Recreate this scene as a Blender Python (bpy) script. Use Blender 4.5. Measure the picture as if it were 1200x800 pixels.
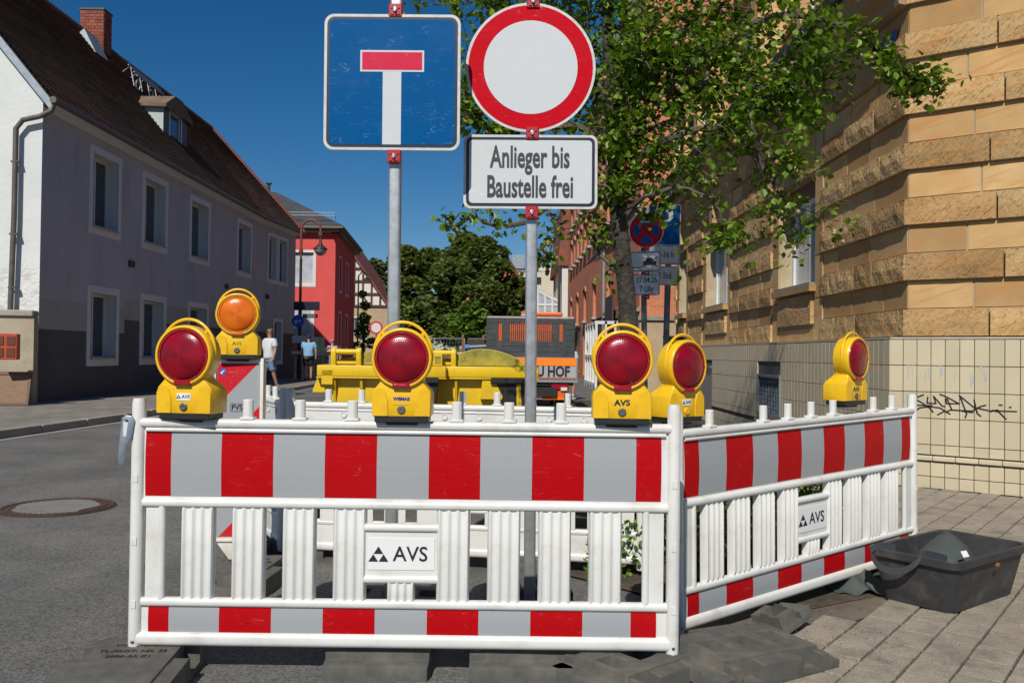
import bpy, bmesh, math, random
from mathutils import Vector, Matrix, noise
PI = math.pi
rad = math.radians
S = bpy.context.scene
for o in list(bpy.data.objects): bpy.data.objects.remove(o)
rng = random.Random(7)
COL = S.collection

# ------------------------------------------------------------------ camera
F = 1018.0; CH = 1.24; PITCH = rad(0.844); ROLL = rad(0.7)
cam_d = bpy.data.cameras.new('camera'); cam = bpy.data.objects.new('camera', cam_d); COL.objects.link(cam)
cam_d.sensor_width = 36; cam_d.lens = F / 1200 * 36; cam_d.clip_start = .05; cam_d.clip_end = 5000
cam.matrix_world = Matrix.Translation((0, 0, CH)) @ Matrix.Rotation(PI / 2 + PITCH, 4, 'X') @ Matrix.Rotation(ROLL, 4, 'Z')
S.camera = cam

# ------------------------------------------------------------------ light
SUN_EL = rad(43); SUN_AZ = rad(195)
w = bpy.data.worlds.new('World'); S.world = w; w.use_nodes = True
nt = w.node_tree; nt.nodes.clear()
sky = nt.nodes.new('ShaderNodeTexSky'); sky.sky_type = 'NISHITA'; sky.sun_disc = False
sky.sun_elevation = SUN_EL; sky.sun_rotation = SUN_AZ
sky.air_density = 1.0; sky.dust_density = 0.15; sky.ozone_density = 5.5; sky.altitude = 300
bg = nt.nodes.new('ShaderNodeBackground'); bg.inputs[1].default_value = .062
wo = nt.nodes.new('ShaderNodeOutputWorld')
hs = nt.nodes.new('ShaderNodeHueSaturation'); hs.inputs['Saturation'].default_value = 1.3
nt.links.new(sky.outputs[0], hs.inputs['Color']); nt.links.new(hs.outputs[0], bg.inputs[0]); nt.links.new(bg.outputs[0], wo.inputs[0])
sd = bpy.data.lights.new('sun', 'SUN'); sd.energy = 4.4; sd.angle = rad(.5); sd.color = (1, .95, .87)
sun = bpy.data.objects.new('sun', sd); COL.objects.link(sun)
sdir = Vector((math.sin(SUN_AZ) * math.cos(SUN_EL), math.cos(SUN_AZ) * math.cos(SUN_EL), math.sin(SUN_EL)))
sun.rotation_euler = sdir.to_track_quat('Z', 'Y').to_euler()
S.view_settings.view_transform = 'Standard'; S.view_settings.look = 'None'
S.view_settings.exposure = 0; S.view_settings.gamma = 1; S.view_settings.use_curve_mapping = False
S.render.engine = 'CYCLES'

# ------------------------------------------------------------------ helpers
def ray(px, py):
    u = (px - 600) / F; v = -(py - 400) / F
    c, s = math.cos(ROLL), math.sin(ROLL)
    u, v = u * c - v * s, u * s + v * c
    y = math.cos(PITCH) - v * math.sin(PITCH); z = math.sin(PITCH) + v * math.cos(PITCH)
    return u / y, z / y
def at(px, py, Y):
    a, b = ray(px, py); return Vector((a * Y, Y, CH + b * Y))

class MB:
    def __init__(s): s.v = []; s.f = []; s.m = []; s.M = Matrix.Identity(4); s.uv = None
    def pt(s, p):
        s.v.append(tuple(s.M @ Vector(p))); return len(s.v) - 1
    def face(s, idx, m=0): s.f.append(tuple(idx)); s.m.append(m)
    def poly(s, pts, m=0): s.face([s.pt(p) for p in pts], m); return s
    def box(s, c, d, m=0, taper=0):
        x, y, z = c; a, b, h = d[0] / 2, d[1] / 2, d[2] / 2; t = 1 - taper
        i = [s.pt(p) for p in ((x-a,y-b,z-h),(x+a,y-b,z-h),(x+a,y+b,z-h),(x-a,y+b,z-h),(x-a*t,y-b*t,z+h),(x+a*t,y-b*t,z+h),(x+a*t,y+b*t,z+h),(x-a*t,y+b*t,z+h))]
        for q in ((3,2,1,0),(4,5,6,7),(0,1,5,4),(1,2,6,5),(2,3,7,6),(3,0,4,7)): s.face([i[k] for k in q], m)
        return s
    def prism(s, pts, ax, d0, d1, m=0, caps=True, m2=None):
        """pts 2D polygon (ccw seen against +axis); ax 0/1/2 the extrusion axis"""
        def P(p, d):
            return {0: (d, p[0], p[1]), 1: (p[0], d, p[1]), 2: (p[0], p[1], d)}[ax]
        a = [s.pt(P(p, d0)) for p in pts]; b = [s.pt(P(p, d1)) for p in pts]; n = len(pts)
        if caps: s.face(a[::-1], m if m2 is None else m2); s.face(b, m)
        for i in range(n): s.face((a[i], a[(i+1) % n], b[(i+1) % n], b[i]), m)
        return s
    def tube(s, path, r, n=8, m=0, cap=True):
        path = [Vector(p) for p in path]; rs = r if isinstance(r, (list, tuple)) else [r] * len(path)
        rings = []; up = None
        for i, p in enumerate(path):
            d = (path[min(i+1, len(path)-1)] - path[max(i-1, 0)])
            d = d.normalized() if d.length > 1e-9 else Vector((0, 0, 1))
            if up is None: up = d.orthogonal().normalized()
            up = (up - d * up.dot(d)); up = up.normalized() if up.length > 1e-6 else d.orthogonal().normalized()
            w_ = d.cross(up)
            rings.append([s.pt(p + (up * math.cos(2*PI*k/n) + w_ * math.sin(2*PI*k/n)) * rs[i]) for k in range(n)])
        for a, b in zip(rings, rings[1:]):
            for k in range(n): s.face((a[k], a[(k+1) % n], b[(k+1) % n], b[k]), m)
        if cap: s.face(rings[0][::-1], m); s.face(rings[-1], m)
        return s
    def lathe(s, prof, n=24, ax=2, m=0, c=(0,0,0)):
        """prof list of (radius, height) along axis"""
        rings = []
        for r, h in prof:
            ring = []
            for k in range(n):
                a = 2*PI*k/n; p = (r*math.cos(a), r*math.sin(a), h) if ax == 2 else ((r*math.cos(a), -h, r*math.sin(a)) if ax == 1 else (h, r*math.cos(a), r*math.sin(a)))
                ring.append(s.pt((p[0]+c[0], p[1]+c[1], p[2]+c[2])))
            rings.append(ring)
        for a, b in zip(rings, rings[1:]):
            for k in range(n): s.face((a[k], a[(k+1) % n], b[(k+1) % n], b[k]), m)
        s.face(rings[0][::-1], m); s.face(rings[-1], m)
        return s
    def mesh(s, name, mats, smooth=False, bevel=0, seg=1):
        me = bpy.data.meshes.new(name); me.from_pydata(s.v, [], s.f)
        if not isinstance(mats, (list, tuple)): mats = [mats]
        for m in mats: me.materials.append(m)
        me.polygons.foreach_set('material_index', s.m)
        if bevel:
            bm = bmesh.new(); bm.from_mesh(me); bmesh.ops.remove_doubles(bm, verts=bm.verts, dist=1e-5)
            ed = [e for e in bm.edges if len(e.link_faces) == 2 and e.calc_face_angle(0) > .5]
            bmesh.ops.bevel(bm, geom=ed, offset=bevel, segments=seg, affect='EDGES', clamp_overlap=True, profile=.5)
            bm.to_mesh(me); bm.free()
        if smooth:
            me.polygons.foreach_set('use_smooth', [True] * len(me.polygons))
            try: me.set_sharp_from_angle(angle=rad(smooth if smooth is not True else 40))
            except Exception: pass
        me.update(); return me
    def build(s, name, mats, parent=None, smooth=False, bevel=0, seg=1, **tg):
        o = bpy.data.objects.new(name, s.mesh(name, mats, smooth, bevel, seg)); COL.objects.link(o); o.parent = parent
        for k, v in tg.items(): o[k] = v
        return o
def put(me, name, parent, loc=(0,0,0), rot=(0,0,0), sc=(1,1,1)):
    o = bpy.data.objects.new(name, me); COL.objects.link(o); o.parent = parent; o.location = loc; o.rotation_euler = rot; o.scale = sc; return o
def thing(name, label, cat, loc=(0,0,0), rot=(0,0,0), group=None):
    o = bpy.data.objects.new(name, None); COL.objects.link(o); o.location = loc; o.rotation_euler = rot
    o['label'] = label; o['category'] = cat; o.empty_display_size = .1
    if group: o['group'] = group
    return o
def tag(o, label, cat, group=None):
    o['label'] = label; o['category'] = cat
    if group: o['group'] = group
    return o
def copy_tree(o, parent=None):
    c = o.copy(); COL.objects.link(c); c.parent = parent
    for ch in list(o.children): copy_tree(ch, c)
    return c
def text(s, size, m, parent, loc, rot=(PI/2, 0, 0), name='lettering', sx=1, align='CENTER', bold=0, ext=.0006):
    cu = bpy.data.curves.new(name, 'FONT'); cu.body = s; cu.size = size; cu.align_x = align; cu.align_y = 'CENTER'
    cu.extrude = ext; cu.offset = bold; cu.resolution_u = 3
    o = bpy.data.objects.new(name, cu); COL.objects.link(o); bpy.context.view_layer.update()
    me = bpy.data.meshes.new_from_object(o.evaluated_get(bpy.context.evaluated_depsgraph_get()))
    bpy.data.objects.remove(o); me.materials.clear(); me.materials.append(m)
    for v in me.vertices: v.co.x *= sx
    return put(me, name, parent, loc, rot)

# ------------------------------------------------------------------ materials
def mat(name, c, rough=.6, c2=None, scale=6, bump=0, bscale=60, metal=0, coat=0, world=False, stretch=(1,1,1), grime=None, spec=.5, bdist=.002, isl=0, objr=0, contrast=(.35,.65)):
    m = bpy.data.materials.new(name); m.use_nodes = True; t = m.node_tree; n = t.nodes; L = t.links
    b = n['Principled BSDF']; b.inputs['Roughness'].default_value = rough; b.inputs['Metallic'].default_value = metal
    b.inputs['Coat Weight'].default_value = coat; b.inputs['Coat Roughness'].default_value = .08; b.inputs['Specular IOR Level'].default_value = spec
    b.inputs['Base Color'].default_value = (*c, 1)
    if world: co = n.new('ShaderNodeNewGeometry').outputs['Position']
    else: co = n.new('ShaderNodeTexCoord').outputs['Object']
    mp = n.new('ShaderNodeMapping'); mp.inputs['Scale'].default_value = stretch; L.new(co, mp.inputs[0]); co = mp.outputs[0]
    col = None
    if c2:
        nz = n.new('ShaderNodeTexNoise'); nz.inputs['Scale'].default_value = scale; nz.inputs['Detail'].default_value = 6; nz.inputs['Roughness'].default_value = .62
        L.new(co, nz.inputs['Vector'])
        rp = n.new('ShaderNodeValToRGB'); rp.color_ramp.elements[0].position = contrast[0]; rp.color_ramp.elements[1].position = contrast[1]
        rp.color_ramp.elements[0].color = (*c, 1); rp.color_ramp.elements[1].color = (*c2, 1)
        L.new(nz.outputs['Fac'], rp.inputs[0]); col = rp.outputs[0]
    if grime:  # (colour, scale, amount)
        nz = n.new('ShaderNodeTexNoise'); nz.inputs['Scale'].default_value = grime[1]; nz.inputs['Detail'].default_value = 8; nz.inputs['Roughness'].default_value = .7
        L.new(co, nz.inputs['Vector'])
        mr = n.new('ShaderNodeMapRange'); mr.inputs['From Min'].default_value = .52; mr.inputs['From Max'].default_value = .75; mr.inputs['To Max'].default_value = grime[2]
        L.new(nz.outputs['Fac'], mr.inputs['Value'])
        mx = n.new('ShaderNodeMix'); mx.data_type = 'RGBA'; L.new(mr.outputs[0], mx.inputs['Factor'])
        if col: L.new(col, mx.inputs['A'])
        else: mx.inputs['A'].default_value = (*c, 1)
        mx.inputs['B'].default_value = (*grime[0], 1); col = mx.outputs['Result']
    if isl or objr:
        src = n.new('ShaderNodeNewGeometry').outputs['Random Per Island'] if isl else n.new('ShaderNodeObjectInfo').outputs['Random']
        h = n.new('ShaderNodeHueSaturation'); k = isl or objr
        mr = n.new('ShaderNodeMapRange'); mr.inputs['To Min'].default_value = 1 - k; mr.inputs['To Max'].default_value = 1 + k
        L.new(src, mr.inputs['Value']); L.new(mr.outputs[0], h.inputs['Value'])
        if col: L.new(col, h.inputs['Color'])
        else: h.inputs['Color'].default_value = (*c, 1)
        col = h.outputs[0]
    if col: L.new(col, b.inputs['Base Color'])
    if bump:
        nb = n.new('ShaderNodeTexNoise'); nb.inputs['Scale'].default_value = bscale; nb.inputs['Detail'].default_value = 6
        L.new(co, nb.inputs['Vector'])
        bp = n.new('ShaderNodeBump'); bp.inputs['Strength'].default_value = bump; bp.inputs['Distance'].default_value = bdist
        L.new(nb.outputs['Fac'], bp.inputs['Height']); L.new(bp.outputs[0], b.inputs['Normal'])
    m['b'] = 1
    return m
def N(m): return m.node_tree.nodes, m.node_tree.links, m.node_tree.nodes['Principled BSDF']

white_pl = mat('white_plastic', (.72,.715,.68), .42, (.65,.645,.61), 3, .12, 25, grime=((.40,.36,.29), 6, .5), coat=.08, bdist=.001)
white_back = white_pl
lamp_y = mat('lamp_yellow', (.83,.50,.008), .36, (.78,.44,.006), 8, grime=((.35,.24,.05), 30, .35), coat=.2, bump=.08, bscale=150, bdist=.0005)
black_pl = mat('black_plastic', (.018,.018,.018), .45)
rubber = mat('rubber', (.075,.072,.063), .9, (.115,.11,.095), 14, .5, 90, bdist=.003, grime=((.21,.175,.125), 2.6, .55))
galv = mat('galvanised_steel', (.40,.41,.42), .42, (.52,.53,.54), 25, metal=.75, bump=.1, bscale=120, bdist=.0005)
steel_g = mat('grey_paint_steel', (.22,.27,.33), .4, (.3,.35,.4), 20, metal=.5)
bolt_m = mat('bolt_steel', (.25,.25,.25), .4, metal=.9)
clamp_red = mat('clamp_red', (.45,.012,.02), .45, (.35,.01,.015), 40, coat=.1)
black_ink = mat('black_ink', (.02,.02,.022), .5)
blue_ink = mat('blue_ink', (.03,.03,.25), .5)
sticker_w = mat('white_sticker', (.78,.78,.76), .35, coat=.2)
def scratched(name, c, sc=(.75,.77,.8), amt=.5, rough=.3):
    m = mat(name, c, rough, coat=.0, spec=.10); n, L, b = N(m)
    tc = n.new('ShaderNodeTexCoord').outputs['Object']; tot = None
    for k, (ang, s, w_) in enumerate(((.5, 9, .022), (1.9, 13, .018), (2.7, 7, .014), (1.2, 17, .02))):
        mp = n.new('ShaderNodeMapping'); mp.inputs['Rotation'].default_value = (0, ang, 0); mp.inputs['Scale'].default_value = (s*.35, 1, s*2.2); L.new(tc, mp.inputs[0])
        v = n.new('ShaderNodeTexNoise'); v.inputs['Scale'].default_value = 1.6; v.inputs['Detail'].default_value = 1; v.inputs['Distortion'].default_value = .6; L.new(mp.outputs[0], v.inputs['Vector'])
        a = n.new('ShaderNodeMath'); a.operation = 'SUBTRACT'; L.new(v.outputs['Fac'], a.inputs[0]); a.inputs[1].default_value = .5 + .03*k
        a2 = n.new('ShaderNodeMath'); a2.operation = 'ABSOLUTE'; L.new(a.outputs[0], a2.inputs[0])
        a3 = n.new('ShaderNodeMath'); a3.operation = 'LESS_THAN'; L.new(a2.outputs[0], a3.inputs[0]); a3.inputs[1].default_value = w_ * .16
        msk = n.new('ShaderNodeTexNoise'); msk.inputs['Scale'].default_value = 11 + 3*k; L.new(tc, msk.inputs['Vector'])
        g = n.new('ShaderNodeMapRange'); g.inputs['From Min'].default_value = .55; g.inputs['From Max'].default_value = .70; L.new(msk.outputs['Fac'], g.inputs['Value'])
        a4 = n.new('ShaderNodeMath'); a4.operation = 'MULTIPLY'; L.new(a3.outputs[0], a4.inputs[0]); L.new(g.outputs[0], a4.inputs[1])
        if tot is None: tot = a4.outputs[0]
        else:
            a5 = n.new('ShaderNodeMath'); a5.operation = 'MAXIMUM'; L.new(tot, a5.inputs[0]); L.new(a4.outputs[0], a5.inputs[1]); tot = a5.outputs[0]
    cl = n.new('ShaderNodeTexNoise'); cl.inputs['Scale'].default_value = 6; cl.inputs['Detail'].default_value = 7; L.new(tc, cl.inputs['Vector'])
    cr = n.new('ShaderNodeMapRange'); cr.inputs['To Max'].default_value = .015; cr.inputs['From Min'].default_value = .5; cr.inputs['From Max'].default_value = .8; L.new(cl.outputs['Fac'], cr.inputs['Value'])
    ml = n.new('ShaderNodeMath'); ml.operation = 'MULTIPLY_ADD'; L.new(tot, ml.inputs[0]); ml.inputs[1].default_value = amt; L.new(cr.outputs[0], ml.inputs[2])
    mx = n.new('ShaderNodeMix'); mx.data_type = 'RGBA'; mx.inputs['A'].default_value = (*c, 1); mx.inputs['B'].default_value = (*sc, 1)
    L.new(ml.outputs[0], mx.inputs['Factor']); L.new(mx.outputs['Result'], b.inputs['Base Color'])
    return m
sg_blue = scratched('sign_blue', (.001,.085,.26), amt=.3)
sg_red = scratched('sign_red', (.52,.004,.012), (.7,.3,.3), .5)
sg_pink = scratched('sign_bar_red', (.62,.03,.07), (.8,.6,.6), .3)
sg_white = scratched('sign_white', (.58,.60,.61), (.78,.8,.8), .8, .4)
sg_edge = mat('sign_edge_white', (.62,.62,.60), .4, (.5,.5,.48), 30)
sg_black = mat('sign_border_black', (.012,.016,.03), .4)
sg_back = mat('sign_back_grey', (.35,.36,.37), .5, metal=.4)
sheet_red = scratched('sheet_red', (.42,.003,.006), (.62,.25,.25), .35, .42)
sheet_grey = scratched('sheet_grey', (.335,.35,.36), (.55,.57,.58), .4, .42)
def lens_mat(name, c, c2):
    m = mat(name, c, .22, coat=.25, spec=.4); n, L, b = N(m)
    tc = n.new('ShaderNodeTexCoord').outputs['Object']
    sp = n.new('ShaderNodeSeparateXYZ'); L.new(tc, sp.inputs[0])
    cb = n.new('ShaderNodeCombineXYZ'); L.new(sp.outputs[0], cb.inputs[0]); L.new(sp.outputs[2], cb.inputs[1])
    ln = n.new('ShaderNodeVectorMath'); ln.operation = 'LENGTH'; L.new(cb.outputs[0], ln.inputs[0])
    ms = n.new('ShaderNodeMath'); ms.operation = 'MULTIPLY'; ms.inputs[1].default_value = 900; L.new(ln.outputs['Value'], ms.inputs[0])
    sn = n.new('ShaderNodeMath'); sn.operation = 'SINE'; L.new(ms.outputs[0], sn.inputs[0])
    at_ = n.new('ShaderNodeMath'); at_.operation = 'ARCTAN2'; L.new(sp.outputs[2], at_.inputs[0]); L.new(sp.outputs[0], at_.inputs[1])
    m2 = n.new('ShaderNodeMath'); m2.operation = 'MULTIPLY'; m2.inputs[1].default_value = 70; L.new(at_.outputs[0], m2.inputs[0])
    s2 = n.new('ShaderNodeMath'); s2.operation = 'SINE'; L.new(m2.outputs[0], s2.inputs[0])
    ad = n.new('ShaderNodeMath'); ad.operation = 'ADD'; L.new(sn.outputs[0], ad.inputs[0]); L.new(s2.outputs[0], ad.inputs[1])
    bp = n.new('ShaderNodeBump'); bp.inputs['Strength'].default_value = .16; bp.inputs['Distance'].default_value = .0006
    L.new(ad.outputs[0], bp.inputs['Height']); L.new(bp.outputs[0], b.inputs['Normal'])
    nz = n.new('ShaderNodeTexNoise'); nz.inputs['Scale'].default_value = 14; nz.inputs['Detail'].default_value = 3; L.new(tc, nz.inputs['Vector'])
    s3 = n.new('ShaderNodeMath'); s3.operation = 'MULTIPLY'; s3.inputs[1].default_value = 3; L.new(at_.outputs[0], s3.inputs[0])
    s4 = n.new('ShaderNodeMath'); s4.operation = 'COSINE'; L.new(s3.outputs[0], s4.inputs[0])
    s5 = n.new('ShaderNodeMath'); s5.operation = 'MULTIPLY_ADD'; s5.inputs[1].default_value = .22; L.new(s4.outputs[0], s5.inputs[0]); L.new(nz.outputs['Fac'], s5.inputs[2])
    mx = n.new('ShaderNodeMix'); mx.data_type = 'RGBA'; mx.inputs['A'].default_value = (*c, 1); mx.inputs['B'].default_value = (*c2, 1)
    L.new(s5.outputs[0], mx.inputs['Factor']); L.new(mx.outputs['Result'], b.inputs['Base Color'])
    return m
lens_red = lens_mat('lens_red', (.13,.0005,.008), (.33,.001,.012))
lens_amber = lens_mat('lens_amber', (.55,.085,.002), (.80,.20,.006))
lens_rim = mat('lens_rim_red', (.30,.002,.012), .3, coat=.4)
lens_rim_a = mat('lens_rim_amber', (.62,.16,.01), .3, coat=.4)

asphalt = mat('asphalt', (.088,.085,.078), .9, (.140,.135,.122), 1.1, .9, 130, world=True, bdist=.004, grime=((.19,.175,.145), .45, .75))
def speckle(m, sc, lo, hi, amt):
    n, L, b = N(m)
    src = b.inputs['Base Color'].links[0].from_socket
    co = n.new('ShaderNodeNewGeometry').outputs['Position']
    v = n.new('ShaderNodeTexVoronoi'); v.inputs['Scale'].default_value = sc; L.new(co, v.inputs['Vector'])
    mr = n.new('ShaderNodeMapRange'); mr.inputs['To Min'].default_value = lo; mr.inputs['To Max'].default_value = hi
    sp = n.new('ShaderNodeSeparateColor'); L.new(v.outputs['Color'], sp.inputs[0]); L.new(sp.outputs[0], mr.inputs['Value'])
    mx = n.new('ShaderNodeMix'); mx.data_type = 'RGBA'; mx.blend_type = 'MULTIPLY'; mx.inputs['Factor'].default_value = amt
    cb = n.new('ShaderNodeCombineColor'); [L.new(mr.outputs[0], cb.inputs[k]) for k in range(3)]
    L.new(src, mx.inputs['A']); L.new(cb.outputs[0], mx.inputs['B']); L.new(mx.outputs['Result'], b.inputs['Base Color'])
speckle(asphalt, 120, .5, 1.55, .9)
pave_l = mat('left_paving', (.19,.17,.14), .9, (.28,.25,.21), 1.5, .5, 80, world=True)
def grid_lines(m, sx, sy, dark=.45, rotz=0, wdt=.02):
    n, L, b = N(m); src = b.inputs['Base Color'].links[0].from_socket
    co = n.new('ShaderNodeNewGeometry').outputs['Position']
    mp = n.new('ShaderNodeMapping'); mp.inputs['Rotation'].default_value = (0, 0, rotz); L.new(co, mp.inputs[0])
    br = n.new('ShaderNodeTexBrick'); br.inputs['Scale'].default_value = 1; br.inputs['Brick Width'].default_value = sx; br.inputs['Row Height'].default_value = sy
    br.inputs['Mortar Size'].default_value = wdt; br.inputs['Color1'].default_value = (1,1,1,1); br.inputs['Color2'].default_value = (.8,.8,.8,1); br.inputs['Mortar'].default_value = (dark,dark,dark,1)
    L.new(mp.outputs[0], br.inputs['Vector'])
    mx = n.new('ShaderNodeMix'); mx.data_type = 'RGBA'; mx.blend_type = 'MULTIPLY'; mx.inputs['Factor'].default_value = 1
    L.new(src, mx.inputs['A']); L.new(br.outputs['Color'], mx.inputs['B']); L.new(mx.outputs['Result'], b.inputs['Base Color'])
grid_lines(pave_l, .4, .4, .6)
kerb_m = mat('kerb_stone', (.24,.22,.19), .85, (.33,.30,.26), 3, .4, 60, world=True, objr=.12)
gutter_m = mat('gutter_stone', (.30,.29,.27), .85, (.22,.21,.2), 4, .3, 60, world=True)
paver_m = mat('paver', (.245,.208,.160), .9, (.32,.28,.215), 9, .7, 220, world=True, bdist=.0015, grime=((.10,.09,.075), 3.5, .8), objr=.10)
speckle(paver_m, 260, .6, 1.35, .8)
joint_m = mat('paving_joint_sand', (.045,.04,.03), .95, (.07,.06,.045), 12, .5, 90, world=True)
soil_m = mat('soil', (.05,.037,.026), .95, (.10,.075,.05), 9, 1, 50, world=True, bdist=.02)
earth_m = mat('sandy_dirt', (.16,.13,.095), .95, (.10,.08,.06), 5, .8, 60, world=True, bdist=.006)

# ------------------------------------------------------------------ ground
def sheet(name, pts, z, m, **k):
    mb = MB(); mb.poly([(x, y, z) for x, y in pts]); return mb.build(name, m, None, kind='structure', **k)
sheet('ground', [(-900,-300),(900,-300),(900,1500),(-900,1500)], 0, asphalt)
# left pavement with its kerb
KX = [(-7.35, 4.0), (-6.95, 11.6), (-6.70, 15.1), (-6.72, 24), (-7.0, 33), (-7.4, 41), (-8.2, 60)]
mb = MB()
for (x0, y0), (x1, y1) in zip(KX, KX[1:]):
    mb.poly([(x0-.12, y0, .12), (x1-.12, y1, .12), (-16, y1, .12), (-16, y0, .12)])
pl = mb.build('left_pavement', pave_l, None, kind='structure')
km = MB().box((0,0,.06), (.13,.985,.13)).mesh('kerb_stone', kerb_m, bevel=.015, seg=2)
gm = MB().box((0,0,.002), (.16,.985,.008)).mesh('gutter_stone', gutter_m)
for (x0, y0), (x1, y1) in zip(KX, KX[1:]):
    n_ = int(math.hypot(x1-x0, y1-y0)); an = math.atan2(-(x1-x0), y1-y0)
    for k in range(n_):
        t = (k+.5)/n_; x = x0+(x1-x0)*t; y = y0+(y1-y0)*t
        sc = math.hypot(x1-x0, y1-y0)/n_
        put(km, 'kerb_stone', pl, (x-.065, y, rng.uniform(-.004,.004)), (0,0,an), (1,sc,1))
        put(gm, 'gutter_stone', pl, (x+.085, y, 0), (0,0,an), (1,sc,1))
# right pavement : slabs laid along the line of the chamfered stone corner
D1 = Vector((.62, .785)); D2 = Vector((.785, -.62))
SW, SL = .165, .215
def in_pave(x, y):
    if y < 1.2 or y > 24 or x > 9: return False
    if x > 3.72 and y > 8.5: return False
    if (x-3.7)*.6 + (y-8.5)*.8 > -.01 and x > 3.6: return False
    edge = .93 + max(0, 3.3-y)*-.15
    if y < 4.35: return x > edge and not (x < 1.05 + (y-3.7)*1.2 and y > 3.75)
    # beyond the planting bed
    if y < 8.2: return x > 1.95 + (y-4.35)*.42 * (1 if y < 6 else 1) if y < 6 else x > 2.55
    return x > .35
mb = MB()
mb.poly([(.88,1.0,.004),(9.5,1.0,.004),(9.5,4.2,.004),(3.7,8.6,.004),(3.85,24,.004),(.35,24,.004),(.35,8.2,.004),(2.5,8.2,.004),(2.5,6,.004),(1.9,4.4,.004),(.9,3.8,.004)])
rp = mb.build('right_pavement', joint_m, None, kind='structure')
sl = []
for i in range(-40, 160):
    for j in range(-60, 90):
        c = D1 * ((j + (.5 if i % 2 else 0)) * SL) + D2 * (i * SW)
        if in_pave(c.x, c.y): sl.append((c.y + abs(c.x-2)*.3, c.x, c.y))
sl = [s for s in sl]
vis = [s for s in sl if 3.0 < s[2] < 9 and abs(s[1]) < s[2]*.66]; vis.sort()
near = vis[:290]; ns = set(near)
pm = [MB().box((0,0,.004), (SW-.011, SL-.016, .03)).mesh('paving_slab', paver_m, bevel=.0018)]
an = math.atan2(-D1.x, D1.y)
for s in near:
    put(pm[0], 'paving_slab', rp, (s[1], s[2], rng.uniform(-.0025,.0025)), (rng.uniform(-.008,.008), rng.uniform(-.008,.008), an+rng.uniform(-.012,.012)))
mb = MB()
for s in sl:
    if s in ns: continue
    mb.M = Matrix.Translation((s[1], s[2], rng.uniform(-.002,.002))) @ Matrix.Rotation(an, 4, 'Z')
    mb.box((0,0,.004), (SW-.009, SL-.009, .03))
mb.build('far_paving_slab', paver_m, rp, kind='stuff')
# soil bed with the tree and shrubs
sheet('planting_bed', [(.0,5.2),(.75,4.45),(1.35,4.2),(1.95,4.55),(2.5,6.0),(2.5,8.2),(.3,8.2)], .012, soil_m)
sheet('dirt_patch', [(.55,3.2),(1.05,3.3),(1.18,3.75),(1.75,4.2),(2.15,4.75),(1.9,4.95),(1.2,4.35),(.7,4.4),(.2,4.2)], .008, earth_m)

# ------------------------------------------------------------------ barrier fence
def round_section(w_, h, r, n=4):
    pts = []
    for cx, cy, a0 in ((w_/2-r, h/2-r, 0), (-w_/2+r, h/2-r, 90), (-w_/2+r, -h/2+r, 180), (w_/2-r, -h/2+r, 270)):
        for k in range(n+1):
            a = rad(a0+90*k/n); pts.append((cx+r*math.cos(a), cy+r*math.sin(a)))
    return pts
BL = 2.118
def rail(mb, x0, x1, zc, h, w_, r=None, m=0):
    r = r or min(h, w_)*.42
    mb.prism([(p[0], p[1]+zc) for p in round_section(w_, h, r)], 0, x0, x1, m)
def slat_mesh(wd, z0, z1):
    mb = MB(); n_ = 36; rows = []
    for z, e in ((z0-.012, .0), (z0, .0), (z0+.018, 1), (z1-.018, 1), (z1, .0), (z1+.012, 0)):
        row = []
        for k in range(n_+1):
            t = k/n_; ridge = 0
            edge = min(1, min(t, 1-t)*22) ** .5
            ridge = sum(math.exp(-((t-c_)/.058)**2) for c_ in (.07,.36,.64,.93)); y = -(.006 + .006*edge + .0105*ridge*edge) * (e*.3 + .7)
            row.append(mb.pt(((t-.5)*wd, y, z)))
        back = [mb.pt(((t/n_-.5)*wd, .018, z)) for t in (0, n_)]
        rows.append((row, back))
    for (a, ab), (b, bb) in zip(rows, rows[1:]):
        for k in range(n_): mb.face((a[k], a[k+1], b[k+1], b[k]))
        mb.face((a[-1], ab[1], bb[1], b[-1])); mb.face((ab[1], ab[0], bb[0], bb[1])); mb.face((ab[0], a[0], b[0], bb[0]))
    return mb.mesh('slat', white_pl, smooth=50)
SLAT = slat_mesh(.126, .182, .530); SHORT = slat_mesh(.105, .182, .262)
PEG = MB().prism([(.021*math.cos(a), .019*math.sin(a)) for a in [rad(22.5+45*k) for k in range(8)]], 2, .0, .078).box((0,0,.004),(.055,.046,.012)).mesh('peg', white_pl, bevel=.003)
def avs_logo(parent, x, y, z, s, m=black_ink, txt=True, nm='logo'):
    """triangle mark of three small triangles, then the letters"""
    mb = MB(); h = s*.9
    def tri(cx, cz, w_, hh): mb.prism([(cx-w_/2, cz), (cx+w_/2, cz), (cx, cz+hh)], 1, .0006, -.0006)
    x0 = -s*1.55
    tri(x0, 0, s*.62, h*.52); tri(x0-s*.33, -h*.55, s*.62, h*.52); tri(x0+s*.33, -h*.55, s*.62, h*.52)
    o = mb.build(nm, m, parent); o.location = (x, y, z)
    text('AVS', s*1.32, m, parent, (x+s*.5, y, z-s*.04), name='lettering', sx=.98, bold=s*.012)
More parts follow.
